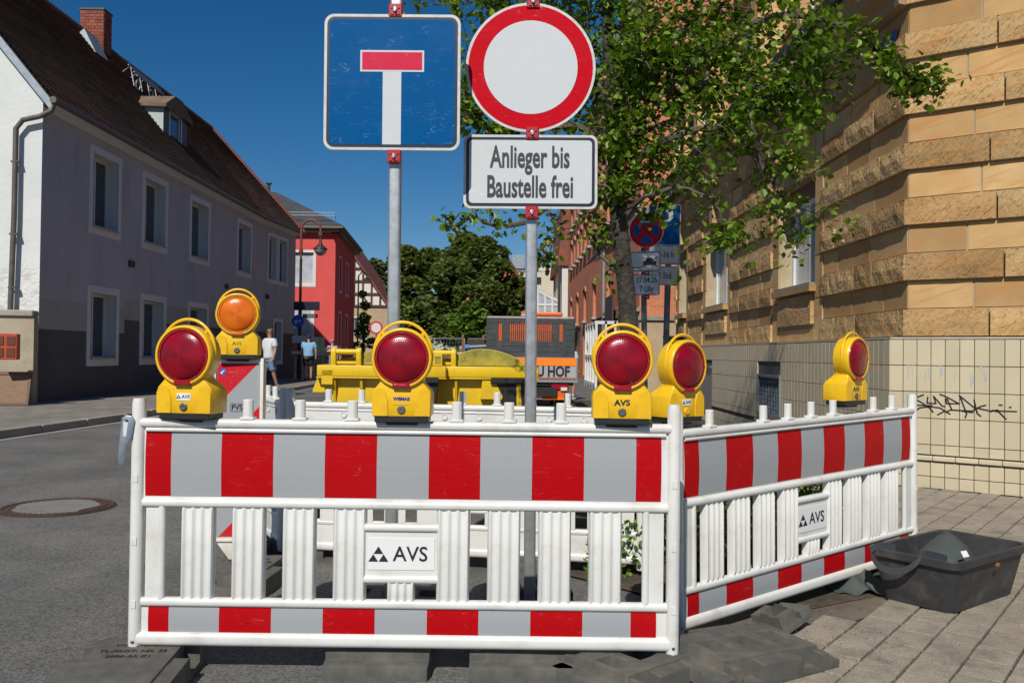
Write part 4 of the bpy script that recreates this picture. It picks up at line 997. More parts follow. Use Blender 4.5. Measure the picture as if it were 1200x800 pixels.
# mansard roof in red tile with stone dormers
mans = mat('mansard_tile', (.33,.055,.035), .75, (.26,.05,.035), 2, .4, 40, world=True, isl=.22); ribs(mans, .20, .6)
p = MB(); p.M = bi.copy(); nr = 16; zm0, zm1, xm0, xm1 = TOPL+.45, TOPL+3.7, 3.75, 4.9
for k in range(nr):
    t0, t1 = k/nr, (k+1.1)/nr
    xa, xb, za, zb_ = xm0+(xm1-xm0)*t0, xm0+(xm1-xm0)*t1, zm0+(zm1-zm0)*t0, zm0+(zm1-zm0)*t1
    p.poly([(xa-.03,SC.y+.45,za),(xa-.03,SC.y+12,za),(xb,SC.y+12,zb_),(xb,SC.y+.45,zb_)][::-1]); p.poly([(xa+.01,SC.y+.45,za),(xa+.01,SC.y+12,za),(xa-.03,SC.y+12,za),(xa-.03,SC.y+.45,za)])
p.build('mansard_roof', mans, bld)
for yy in (1.5, 4.6, 7.7, 10.2):
    p = MB(); p.M = bi.copy(); y0_, y1_ = SC.y+yy, SC.y+yy+1.35; zb_ = TOPL+.42
    wall(p, (3.62,y0_,0), (0,1,0), 1.35, zb_+2.1, NL, [(.28,1.07,zb_+.35,zb_+1.75)], .2, 0, z0=zb_)
    p.box((4.3,y0_+.04,zb_+1.05),(1.3,.08,2.1)); p.box((4.3,y1_-.04,zb_+1.05),(1.3,.08,2.1)); p.box((4.2,(y0_+y1_)/2,zb_+2.18),(1.5,1.6,.16))
    dm = p.build('dormer', st_s[1], bld)
    wn = window(dm, (3.62,y0_,0), (0,1,0), NL, .28, 1.07, zb_+.35, zb_+1.75, .2, 0, g=glass, mull=1); wn.matrix_parent_inverse = bi
# tiled base
tile_m = mat('base_tile', (.55,.475,.325), .42, (.585,.51,.35), 3, .15, 30, world=True, coat=.15, objr=.06, grime=((.45,.37,.25), 2.2, .35))
joint_d = mat('tile_joint', (.10,.09,.085), .8)
TC = Vector((3.70,8.50,0)); TW, TH = .1235, .25; ZT = [.0, .125, .32, .43, .68, .93, 1.18, 1.43]
ledge_z = .305
p = MB(); p.M = bi.copy()
cell = [(3.6+.0,3.9,.0,.42)]
vents = [(3.45,4.5,.42,.98),(7.6,8.7,.2,1.05)]
wall(p, TC-NL*.012, UL, 12, 1.44, NL, vents, .15, 0, 0, closed=False); wall(p, TC-NR*.012, UR, 6.0, 1.44, NR)
wall(p, TC+Vector((.012,0,0))+UL*12.0, (1,0,0), 4, 1.44, (0,1,0), m=0)
bpart(p, 'tile_bed', joint_d)
tl = []
rows = [(.015,.13),(.13,.27),(.335,.43),(.43,.68),(.68,.93),(.93,1.18),(1.18,1.43)]
for f_, (U, Nn_) in enumerate(((UR, NR), (UL, NL))):
    for r, (v0, v1) in enumerate(rows):
        n_ = int((6.0 if f_ == 0 else 12)/TW); 
        for i in range(n_):
            u = TW*(i+.5) - .002
            if f_ == 1 and any(a-.02 < u < b+.02 and v1 > c+.02 and v0 < d-.02 for a, b, c, d in vents): continue
            tl.append((u*(1.0 if f_ == 1 else 3.2) + (8 if v1 < .4 and f_ == 1 else 0), f_, r, u))
tl.sort(); tm = {}
for r, (v0, v1) in enumerate(rows): tm[round(v1-v0,3)] = MB().box((0,.003,0),(TW-.0065,.018,v1-v0-.007)).mesh('wall_tile', tile_m, bevel=.0015)
vm = MB(); vm.M = bi.copy()
for q, (_, f_, r, u) in enumerate(tl):
    U, Nn_ = ((UR, NR), (UL, NL))[f_]; v0, v1 = rows[r]; c = TC + U*u + Vector((0,0,(v0+v1)/2)); ang = math.atan2(U.y, U.x) if f_ == 0 else -PI/2
    if q < 280: put(tm[round(v1-v0,3)], 'wall_tile', bld, tuple(bi @ c), (rng.gauss(0,.004),rng.gauss(0,.003),ang+rng.gauss(0,.005)))
    else:
        vm.M = bi @ Matrix.Translation(c) @ Matrix.Rotation(ang, 4, 'Z'); vm.box((0,.003,0),(TW-.0065,.018,v1-v0-.007))
vm.build('far_wall_tile', tile_m, bld, kind='stuff')
lg = MB().box((0,-.006,0),(.19,.05,.045)).mesh('ledge_tile', tile_m, bevel=.008, seg=2)
for i in range(16): put(lg, 'ledge_tile', bld, tuple(bi @ (TC+UR*(.19*i*1.02+.10)+Vector((0,0,.302)))), (0,0,math.atan2(UR.y,UR.x)))
for i in range(24): put(lg, 'ledge_tile', bld, tuple(bi @ (TC+UL*(.194*i+.10)+Vector((0,0,.302)))), (0,0,-PI/2))
capm = mat('ledge_cap', (.48,.42,.31), .8, (.56,.5,.4), 6)
p = MB(); p.M = bi.copy(); cp = [TC+UR*6.0, TC, TC+UL*12]; off = [NR*.012, Vector((-.012,-.006,0)), NL*.012]
for a, b, na, nb in ((cp[0],cp[1],NR,NR),(cp[1],cp[2],NL,NL)):
    q = [a+na*.008, b+nb*.008]; zu = Vector((0,0,1.452)); zl = Vector((0,0,1.435))
    p.poly([q[0]+zl,q[1]+zl,q[1]+zu,q[0]+zu]); p.poly([q[0]+zu,q[1]+zu,b-nb*.2+zu,a-na*.2+zu])
p.build('base_cap', capm, bld)
# cellar grating and metal hatch
p = MB(); p.M = bi.copy(); a, b, c, d = vents[0]
for y, z, s in (((a+b)/2,c,(.03,b-a,.03)),((a+b)/2,d,(.03,b-a,.03)),(a,(c+d)/2,(.03,.03,d-c)),(b,(c+d)/2,(.03,.03,d-c))): p.box((3.69,8.5+y,z),s)
cg = p.build('cellar_window', steel_g, bld)
p = MB(); p.M = bi.copy(); p.box((3.80,8.5+(a+b)/2,(c+d)/2),(.01,b-a,d-c)); p.build('dark_glass', black_ink, cg)
p = MB(); p.M = bi.copy()
for k in range(14): p.box((3.72,8.5+a+(b-a)*(k+.5)/14,(c+d)/2),(.008,.008,d-c))
for k in range(9): p.box((3.722,8.5+(a+b)/2,c+(d-c)*(k+.5)/9),(.008,b-a,.008))
p.build('grating', steel_g, cg)
p = MB(); p.M = bi.copy(); a, b, c, d = vents[1]; p.box((3.73,8.5+(a+b)/2,(c+d)/2),(.02,b-a-.02,d-c-.02)); p.box((3.70,8.5+(a+b)/2,d),(.04,b-a,.03)); p.build('metal_hatch', galv, bld)
# street name plate (partly behind leaves) and graffiti
nl = at(1054,24,8.6)
t = thing('street_name_plate', 'dark blue enamel street name plate at the top of the building corner', 'street sign', (3.86-.055, 9.02, 4.44), (0,0,-PI/2))
MB().prism(round_rect(.72,.20,.02,3), 1, .012, 0).build('enamel_plate', mat('enamel_blue', (.006,.008,.07), .3, coat=.2), t); text('reuz', .14, sg_white, t, (.16,-.002,0), sx=.8, bold=.002)
def sight(px, py, O, Nn_):
    a, b = ray(px, py); d = Vector((a,1,b)); o = Vector((0,0,CH)); k = (Vector(O)-o).dot(Nn_)/d.dot(Nn_); return o+d*k
gz = [[(180,140),(300,143)],[(242,70),(180,95),(240,130),(290,165),(305,188)],[(178,190),(215,158),(280,150),(350,158),(385,178),(335,205)],[(270,85),(265,125),(325,130),(308,80),(365,145),(385,150)],[(350,68),(385,80),(480,130),(395,130),(390,95)],[(400,98),(430,170),(390,185),(420,200)],[(425,172),(520,178),(580,180)],[(480,75),(590,165),(600,185)],[(485,80),(515,160),(530,200),(520,225)],[(580,105),(590,150),(600,195),(625,215)],[(575,175),(620,150),(660,140)],[(600,160),(690,180),(740,172)],[(700,175),(745,185),(795,235)],[(690,185),(700,178),(865,183)],[(745,140),(768,140)],[(815,155),(828,155)],[(500,180),(570,190)]]
p = MB(); Ox = TC+NR*.0085
for s_ in gz:
    q = [sight(1040+x*160/914, 450+y*160/914, Ox, NR) for x, y in s_]
    pts = []
    for a, b in zip(q, q[1:]):
        for k in range(4): pts.append(a.lerp(b, k/4))
    pts.append(q[-1])
    for a, b in zip(pts, pts[1:]):
        d = (b-a).normalized(); n_ = d.cross(NR); wd = .0065; n_ = n_*wd; a = a-d*.003; b = b+d*.003
        p.poly([a-n_, b-n_, b+n_, a+n_])
tag(p.build('graffiti', black_ink), 'black scrawled graffiti tag across the cream wall tiles', 'graffiti')
p = MB(); Ox = TC+NR*.0082; r_ = random.Random(3)
for (x, y, l) in ((1065,427,16),(1069,425,14),(1085,434,10),(1088,431,12),(1102,428,14),(1105,430,10),(1120,436,12),(1137,439,14),(1141,437,12),(1150,426,8),(1153,434,12),(1156,436,10)):
    a = sight(x, y, Ox, NR); b = sight(x+r_.uniform(-2,2), y+l, Ox, NR); s = UR*.006; p.poly([a-s, a+s, b+s, b-s])
tag(p.build('faded_graffiti', mat('grey_smear', (.42,.44,.46), .7)), 'faint grey smeared graffiti above the black tag', 'graffiti')

# ------------------------------------------------------------------ brick building
def brick_mat(name, c1, c2, mo, sc=1.0, ax='x'):
    m = mat(name, c1, .88); n, L, b = N(m)
    co = n.new('ShaderNodeNewGeometry').outputs['Position']; sp = n.new('ShaderNodeSeparateXYZ'); L.new(co, sp.inputs[0])
    ad = n.new('ShaderNodeMath'); ad.operation = 'ADD'; L.new(sp.outputs[0], ad.inputs[0]); L.new(sp.outputs[1], ad.inputs[1])
    cb = n.new('ShaderNodeCombineXYZ'); L.new(ad.outputs[0], cb.inputs[0]); L.new(sp.outputs[2], cb.inputs[1])
    br = n.new('ShaderNodeTexBrick'); br.inputs['Scale'].default_value = sc; br.inputs['Brick Width'].default_value = .25; br.inputs['Row Height'].default_value = .083
    br.inputs['Mortar Size'].default_value = .011; br.inputs['Color1'].default_value = (*c1,1); br.inputs['Color2'].default_value = (*c2,1); br.inputs['Mortar'].default_value = (*mo,1)
    L.new(cb.outputs[0], br.inputs['Vector'])
    nz = n.new('ShaderNodeTexNoise'); nz.inputs['Scale'].default_value = .7; nz.inputs['Detail'].default_value = 6; L.new(co, nz.inputs['Vector'])
    mr = n.new('ShaderNodeMapRange'); mr.inputs['To Min'].default_value = .72; mr.inputs['To Max'].default_value = 1.25; L.new(nz.outputs['Fac'], mr.inputs['Value'])
    h = n.new('ShaderNodeHueSaturation'); L.new(br.outputs['Color'], h.inputs['Color']); L.new(mr.outputs[0], h.inputs['Value']); L.new(h.outputs[0], b.inputs['Base Color'])
    bp = n.new('ShaderNodeBump'); bp.inputs['Distance'].default_value = .01; bp.invert = True; L.new(br.outputs['Fac'], bp.inputs['Height']); L.new(bp.outputs[0], b.inputs['Normal'])
    return m
brk = brick_mat('red_brick', (.58,.125,.045), (.66,.19,.075), (.44,.30,.2))
brk2 = brick_mat('pale_brick', (.52,.17,.09), (.6,.22,.13), (.34,.24,.19))
t = thing('brick_building', 'red brick building with arched windows and stone cornice behind the tree', 'building', (3.74,27,0)); ti = Matrix.Translation((-3.74,-27,0))
p = MB(); p.M = ti.copy(); BO = Vector((3.95,27,0)); UBk = Vector((-.012,1,0)).normalized(); NBk = Vector((-1,-.012,0)).normalized(); BH = 12.5
wins = []
for y in (3.0,7.4,12.6,17.2,21.6,26.0):
    wins += [(y,y+1.2,3.0,4.5),(y,y+1.2,6.55,8.0),(y,y+1.2,8.9,10.2)]
for y in (5.0,9.8,15.0,19.6,24.0): wins += [(y,y+.9,6.55,8.0),(y,y+.9,8.9,10.2)]
shop = [(9.0,14.5,.3,2.9),(15.5,18.5,.2,2.6),(20,27,.3,2.8)]
wall(p, BO, UBk, 29.5, BH, NBk, wins+shop, .28, 0, 0, vcuts=(2.65,), mf=lambda u, v: 1 if v < 2.65 and u < 8.5 else 0)
fw = [(2.6,3.3,3.4,5.2),(2.6,3.3,6.8,8.4)]
wall(p, BO, (1,0,0), 5, BH, (0,-1,0), fw, .25, 0, 0, vcuts=(2.35,), mf=lambda u, v: 1 if v < 2.35 else 0)
wall(p, BO+Vector((-.35,29.5,0)), (1,0,0), 5, BH, (0,1,0), m=0)
p.poly([(3.5,27,BH),(3.4,56.5,BH),(8,56.5,BH+3.2),(8,27,BH+3.2)], 2); p.poly([(3.95,27,BH),(8.9,27,BH),(8.0,27,BH+3.2)], 0)
p.build('wall', [brk, base_s, red_tile], t)
for q in wins:
    window(t, BO, UBk, NBk, *q, .28, 0, frame_w, g=glass, mull=1, fr=.09, trans=.62).matrix_parent_inverse = ti
for q in fw: window(t, BO, (1,0,0), (0,-1,0), *q, .25, 0, g=glass, mull=1).matrix_parent_inverse = ti
p = MB(); p.M = ti.copy()
for (z, out, hh_) in ((2.62,.10,.14),(5.55,.16,.28),(5.85,.22,.10),(BH-.3,.3,.35)):
    a = BO+Vector((0,0,z)); p.prism([(a.x-out, z),(a.x+.02, z),(a.x+.02, z+hh_),(a.x-out, z+hh_*.8)], 1, 27.0-out*.5, 56.4)
for z, out, hh_ in ((2.35,.07,.12),(5.55,.14,.26)): p.box((6.45,27-out/2,z+hh_/2),(5.1,out+.02,hh_))
p.build('cornice', mat('cornice_grey', (.20,.18,.15), .85, (.27,.25,.21), 4, world=True), t)
for u0, u1, v0, v1 in wins:
    p = MB(); p.M = ti.copy(); c = BO+UBk*((u0+u1)/2); R2 = (u1-u0)/2+.12; n_ = 8
    for k in range(n_):
        a0, a1 = PI*k/n_, PI*(k+1)/n_; hz = .32
        q = [(math.cos(a0)*R2, v1-.02+math.sin(a0)*hz), (math.cos(a1)*R2, v1-.02+math.sin(a1)*hz), (math.cos(a1)*(R2-.16), v1-.06+math.sin(a1)*(hz-.12)), (math.cos(a0)*(R2-.16), v1-.06+math.sin(a0)*(hz-.12))]
        P_ = [c+UBk*x+Vector((0,0,z))+NBk*.07 for x, z in q]; p.poly(P_); p.poly([P_[0]-NBk*.07, P_[1]-NBk*.07, P_[1], P_[0]])
    p.build('window_arch', brk2, t)
sm = mat('sill_stone', (.36,.33,.28), .85)
for i, (u0, u1, v0, v1) in enumerate(wins):
    p = MB(); c = BO+UBk*((u0+u1)/2)+Vector((0,0,v0-.06))+NBk*.06; p.M = ti @ Matrix.Translation(c) @ Matrix.Rotation(PI/2, 4, 'Z'); p.box((0,0,0),(u1-u0+.25,.24,.12)); p.build('sill', sm, t)
p = MB(); p.M = ti.copy()
for y0_, y1_ in ((36,41.5),(42.5,45.5),(47,54)): p.box((3.98,(y0_+y1_)/2,1.55),(.05,y1_-y0_,2.6))
p.build('shop_front', mat('shop_dark_green', (.02,.028,.018), .3), t)
p = MB(); p.M = ti.copy(); x = 3.62
p.box((3.70,33.2,3.0-.0),(.06,2.4,1.0)); p.build('dark_sign_board', mat('dark_sign', (.045,.035,.035), .5), t)
for yy in (29.9, 36.0):
    p = MB(); p.M = ti.copy(); p.tube([(3.78,yy,0),(3.78,yy,5.5)], .07, 8); p.build('rainpipe', zinc, t)
# white framed glass porch beside it, with its letters
t = thing('white_porch', 'white framed glazed entrance porch beyond the orange truck', 'porch', (3.1,32,0))
p = MB()
for k in range(5): p.box((0,k*1.1,1.25),(.09,.12,2.5))
for z in (.15,1.2,2.45): p.box((0,2.2,z),(.08,4.5,.12))
for k in range(3): p.box((.35*k,0,1.25),(.08,.08,2.5))
p.box((.4,0,2.45),(.9,.08,.12)); p.build('frame', frame_w, t)
for k in range(4): MB().box((.03,.55+k*1.1,1.3),(.015,.98,2.3)).build('pane', glass_sky, t)
text('LE', .42, black_ink, t, (-.06,3.2,1.65), (PI/2,0,-PI/2), bold=.01)

# ------------------------------------------------------------------ houses closing the street
def plain_house(name, label, cat, pts, h, m, ops=(), roof=None, g=None):
    pass
t = thing('white_gabled_house', 'narrow white house with red tile hung upper wall next to the brick building', 'house', (3.6,58,0)); ti = Matrix.Translation((-3.6,-58,0))
p = MB(); p.M = ti.copy(); xl = at(655,330,58).x; wall(p, (xl+.2,58,0), (1,0,0), 2.5, 7.2, (0,-1,0), m=0); wall(p, (xl+.2,70,0), (0,-1,0), 12, 7.2, (-1,0,0), m=0)
p.build('wall', white_r, t)
p = MB(); p.M = ti.copy(); p.poly([(xl-.1,57.8,7.2),(xl+3,57.8,7.2),(xl+3,57.8,13.5),(xl+.3,57.8,11.8)]); p.poly([(xl-.1,57.8,7.2),(xl+.3,57.8,11.8),(xl+.3,70,11.8),(xl-.1,70,7.2)]); p.poly([(xl-.1,57.8,7.2),(xl-.1,70,7.2),(xl+3,70,7.2),(xl+3,57.8,7.2)])
p.build('tile_hanging', red_tile, t)
p = MB(); p.M = ti.copy(); p.tube([(xl,57.7,0),(xl,57.7,7.2)], .09, 8); p.build('downpipe', wood_dark, t)
t = thing('pale_block', 'pale cream flat roofed building at the end of the street', 'building', (2.5,88,0)); ti = Matrix.Translation((-2.5,-88,0))
p = MB(); p.M = ti.copy(); a = at(604,308,88); b = at(660,315,88); c = at(627,312,86)
crm = mat('cream_render', (.56,.50,.38), .9, (.62,.56,.44), .5, world=True)
wo2 = [(4.0,5.0,a.z-2.4,a.z-1.5),(9.0,10.2,a.z-6.8,a.z-4.8),(5.5,6.5,a.z-7.8,a.z-6.4)]
wall(p, (a.x-2,88,0), (1,0,0), 11, a.z-.4, (0,-1,0), wo2[:1], .3, 0); wall(p, (a.x+.6+2,86.5,0), (1,0,0), b.x-a.x-1.5, a.z-1.0, (0,-1,0), m=0)
p.poly([(a.x-2,88,a.z-.4),(a.x+9,88,a.z-.4),(a.x+9,100,a.z-.4),(a.x-2,100,a.z-.4)]); p.poly([(a.x+2.6,86.5,a.z-1.0),(b.x+1.1,86.5,a.z-1.0),(b.x+1.1,88,a.z-1),(a.x+2.6,88,a.z-1)])
p.build('wall', crm, t)
for q in wo2[:1]: window(t, (a.x-2,88,0), (1,0,0), (0,-1,0), *q, .3, 0, g=glass_sky).matrix_parent_inverse = ti
p = MB(); p.M = ti.copy()
for (x, z, w1, h1) in ((a.x+4.6,a.z-2.6,.8,1.0),(a.x+5.6,a.z-6.0,1.2,2.2),(a.x+3.3,a.z-6.0,1.0,1.5)): p.box((x,86.46,z),(w1,.08,h1))
p.build('window_pane', glass_sky, t)
p = MB(); p.M = ti.copy(); p.box((a.x+.3,88.2,a.z+.1),(1.2,1.2,1.4)); p.box((a.x+3.0,87.2,a.z-.9),(6,.4,.12)); p.build('roof_unit', zinc, t)
p = MB(); p.M = ti.copy(); x = at(655,300,86).x; p.box((x,86,(at(655,276,86).z)/2),(.9,.9,at(655,276,86).z)); p.build('chimney', mat('chimney_buff', (.42,.28,.18), .9), t)
t = thing('red_gable_house', 'orange red brick gable house behind the pale block and big tree', 'house', (.5,74,0)); ti = Matrix.Translation((-.5,-74,0))
p = MB(); p.M = ti.copy(); a = at(592,296,74); b = at(622,345,74)
p.poly([(a.x-3.5,74,0),(b.x,74,0),(b.x,74,b.z),(a.x,74,a.z),(a.x-3.5,74,b.z)]); p.poly([(b.x,74,0),(b.x,84,0),(b.x,84,b.z),(b.x,74,b.z)]); p.build('wall', brk, t)
p = MB(); p.M = ti.copy(); p.poly([(b.x+.3,73.7,b.z-.5),(b.x+.3,84,b.z-.5),(a.x,84,a.z+.15),(a.x,73.7,a.z+.15)]); p.poly([(b.x+.3,73.7,b.z-.5),(a.x,73.7,a.z+.15),(a.x,73.7,a.z-.15),(b.x+.0,73.7,b.z-.8)]); p.poly([(a.x-3.8,73.7,b.z-.5),(a.x,73.7,a.z+.15),(a.x,84,a.z+.15),(a.x-3.8,84,b.z-.5)]); p.build('roof', red_tile, t)
z = at(608,369,73.8).z; p = MB(); p.M = ti.copy(); p.box((b.x-1.0,73.9,z),(2.0,.1,.12)); p.box((b.x-.8,73.9,z-.9),(.8,.1,1.0)); p.build('white_band', frame_w, t)
t = thing('glass_conservatory', 'white framed glass conservatory with sloping roof above the truck', 'conservatory', (3,62,0)); ti = Matrix.Translation((-3,-62,0))
a = at(622,337,62); b = at(664,358,62); c = at(664,374,62); p = MB(); p.M = ti.copy(); 
def bar(u, v, r=.07): p.tube([u, v], r, 4)
X0 = a.x; X2 = b.x; zt1 = a.z; zt2 = b.z; zl = at(640,357,62).z; zb0 = 0
bar((X0,62,zt1),(X2,62,zt2),.10); bar((X0,62,zl),(X2,62,zl),.09); bar((X0,62,.9),(X2,62,.9)); 
for k in range(6):
    x = X0+(X2-X0)*k/5; zt3 = zt1+(zt2-zt1)*k/5; bar((x,62,.9),(x,62,zt3))
    bar((x,62,zt3),(x,66,zt3+.6))
p.build('frame', frame_w, t)
for k in range(5):
    p = MB(); p.M = ti.copy(); xa, xb = X0+(X2-X0)*k/5+.07, X0+(X2-X0)*(k+1)/5-.07; za, zb_ = zt1+(zt2-zt1)*k/5, zt1+(zt2-zt1)*(k+1)/5
    p.prism([(xa,.95),(xb,.95),(xb,zl-.08),(xa,zl-.08)], 1, 62.03, 62.0)
    p.prism([(xa,zl+.08),(xb,zl+.08),(xb,max(zl+.1,zb_-.08)),(xa,za-.08)], 1, 62.03, 62.0); p.build('pane', glass_sky, t)
p = MB(); p.M = ti.copy(); p.box(((X0+X2)/2,64.2,.45),(X2-X0,4.3,.9)); p.poly([(X0,62.05,zt1-.05),(X2,62.05,zt2-.05),(X2,66,zt2+.5),(X0,66,zt1+.5)]); p.build('back_wall', frame_w, t)

# construction fence, hoarding and pipe far behind
t = thing('mesh_fence', 'temporary grey mesh fence panels in the distance left of the truck', 'fence', (-2.2,44,0))
p = MB()
for x0_ in (-2.6,0,):
    for x in (x0_, x0_+2.4): p.tube([(x,0,0),(x,0,2)], .03, 6)
    for z in (.1,2.0): p.tube([(x0_,0,z),(x0_+2.4,0,z)], .025, 6)
    for k in range(1,16): p.tube([(x0_+.15*k,0,.1),(x0_+.15*k,0,2)], .007, 3)
    for k in range(1,9): p.tube([(x0_,0,.1+.21*k),(x0_+2.4,0,.1+.21*k)], .007, 3)
p.build('mesh_panel', galv, t)
t = thing('timber_frame_board', 'brown wooden panel propped between two posts left of the truck', 'board', (-1.0,24,0), (0,0,rad(6)))
wdm = mat('brown_timber', (.16,.07,.045), .8, (.22,.11,.07), 4, stretch=(1,1,.3))
MB().box((0,0,1.15),(.46,.06,.95)).build('panel', mat('dark_panel', (.06,.04,.032), .8), t); MB().tube([(-.30,0,0),(-.36,.02,1.78)], .045, 4).tube([(.26,0,0),(.20,.02,1.76)], .045, 4).build('post', wdm, t)
t = thing('grey_blue_pipe', 'long grey blue pipe resting between the wooden panel and the truck', 'pipe', (-1.25,23.6,1.42))
MB().tube([(0,0,0),(1.25,0,.08)], .045, 10).build('tube', steel_g, t); MB().tube([(-.02,0,0),(.1,0,0.005)], .07, 10).build('cap', mat('pipe_blue', (.08,.2,.5), .5), t)
t = thing('white_debris_heap', 'heap of pale rubble sacks far behind the yellow containers', 'rubble', (-1.6,30,0))
p = MB()
for k in range(9): p.M = Matrix.Translation((rng.uniform(-1.0,.6),rng.uniform(-.3,.3),.3+rng.random()*.9)) @ Matrix.Rotation(rng.random()*3,4,(1,.4,.3)); p.box((0,0,0),(.5,.35,.3), taper=.3)
p.build('sack', mat('sack_white', (.55,.53,.5), .8, (.4,.38,.36), 3), t, bevel=.06, seg=2)

# ------------------------------------------------------------------ municipal truck
TY = 18.0
t = thing('orange_truck', 'orange municipal truck seen from behind with dark slatted cage and BAU HOF board', 'truck', (.385,TY,0))
cage = mat('cage_dark', (.035,.042,.045), .5, (.05,.058,.06), 5, grime=((.14,.13,.12), 6, .4)); org = mat('truck_orange', (.75,.14,.008), .38, coat=.4, c2=(.68,.12,.008), scale=3)
blk = mat('chassis_black', (.012,.012,.013), .6)
def zz(y): return at(620,y,TY).z
HW = .90; z0_, z1_ = zz(442), zz(373)
lo_, hi_ = zz(419), z1_
body = MB(); body.box((0,1.6,(lo_+hi_)/2),(2*HW-.04,.02,hi_-lo_)) if False else None
nb = 7; bh = (hi_-lo_)/nb
for k in range(nb):
    z = lo_+bh*(k+.5); b_ = MB()
    segs = [(-HW,HW)]
    if 3 <= k <= 5: segs = [(-HW,-.66),(-.60,-.44),(.44,.60),(.66,HW)]
    for a, c in segs: MB().prism([(a,z-bh/2+.0005),(c,z-bh/2+.0005),(c,z+bh/2-.0015),(a,z+bh/2-.0015)], 1, .02, -.014).build('slat', cage, t, bevel=.006)
b_ = MB()
for k in range(22): b_.box((-.44+.88*k/21,0,lo_+bh*4.5),(.017,.014,bh*3))
for k in range(9): b_.box((0,0,lo_+bh*3+bh*3*(k+.5)/9),(.88,.014,.014))
for x in (-.63,.63): b_.box((x,0,lo_+bh*4.5),(.012,.014,bh*3))
b_.build('mesh_window', cage, t, kind='stuff')
MB().box((0,3.0,(lo_+hi_)/2+.0),(2*HW-.1,.05,hi_-lo_-.02)).box((0,2.7,lo_+bh*4.1),(1.3,.6,bh*2.6)).build('front_board', org, t)
for s in (-1,1): MB().box((s*HW,1.5,(lo_+hi_)/2),(.04,3.0,hi_-lo_+.1)).build('side_wall', cage, t, bevel=.004)
MB().box((0,.0,hi_+.02),(2*HW,.05,.035)).build('top_rail', mat('rail_pinkish', (.45,.36,.35), .5), t)
for k, x in enumerate((-.68,-.40,-.24,.30,.46,.70)): MB().lathe([(.012,0),(.012,.02)], 8, 1, c=(x,-.014,hi_-.07)).build('marker_light', lens_rim, t)
tb0, tb1 = zz(443.5), zz(418.5)
MB().box((0,-.04,(tb0+tb1)/2),(2*HW+.14,.05,tb1-tb0)).build('tailboard', galv, t)
MB().box((0,-.068,tb1-(tb1-tb0)*.2),(2*HW+.10,.006,(tb1-tb0)*.36)).build('orange_strip', mat('fluor_orange', (.95,.22,.01), .5), t)
p = MB().box((0,-.068,tb0+(tb1-tb0)*.31),(2*HW+.08,.005,(tb1-tb0)*.54)); tbx = p.build('letter_field', mat('reflective_grey', (.36,.38,.40), .4), t)
p = MB(); 
for x in (-.95,-.62,-.30,.05,.38,.70): p.box((x,-.072,tb0+(tb1-tb0)*.31),(.006,.002,(tb1-tb0)*.5))
p.box((0,-.072,tb0+.025),(1.86,.002,.016)); p.build('orange_seams', org, t)
text('BAU HOF', .30, black_ink, t, (.33,-.0745,tb0+(tb1-tb0)*.33), sx=.76, bold=.012)
MB().box((0,.3,tb0-.04),(2*HW+.16,.7,.06)).build('bed_edge', galv, t)
MB().box((0,1.6,tb0-.10),(2*HW,3.2,.08)).box((0,1.3,.48),(1.1,2.8,.18)).build('chassis', blk, t)
bz = zz(462); MB().box((0,.05,bz),(1.62,.12,.20)).build('bumper', org, t, bevel=.02); MB().box((0,-.02,bz-.085),(1.62,.02,.03)).build('bumper_strip', mat('fluor_orange2', (.95,.22,.01), .5), t)
for s in (-1,1):
    l = MB().box((s*.62,-.0,zz(453)),(.36,.09,.12)).build('tail_light', lens_rim, t, bevel=.015); MB().box((s*.70,-.05,zz(455)),(.13,.01,.07)).build('reverse_lens', frame_w, l)
    MB().lathe([(.26,-.09),(.30,-.08),(.30,.08),(.26,.09)], 24, 0, c=(s*.68,.75,.30)).build('wheel', blk, t, smooth=40); MB().lathe([(.26,-.09),(.30,-.08),(.30,.08),(.26,.09)], 24, 0, c=(s*.68,3.9,.30)).build('wheel', blk, t, smooth=40)
    MB().box((s*.68,.75,.64),(.30,.8,.05)).build('mudguard', blk, t)
MB().box((0,3.9,1.15),(1.66,1.3,1.1)).build('cab', org, t, bevel=.08, seg=2); MB().box((0,-.03,.38),(.5,.02,.11)).build('licence_plate', sg_white, t)
t = thing('orange_beacon_box', 'small orange item on the roofline behind the truck cage', 'box', (at(640,373,24).x,24,2.35)); MB().box((0,0,.0),(.9,.3,.12)).build('lid', org, t, bevel=.04, seg=2); MB().tube([(0,0,-2.35),(0,0,-.05)], .04, 6).build('stand', blk, t)

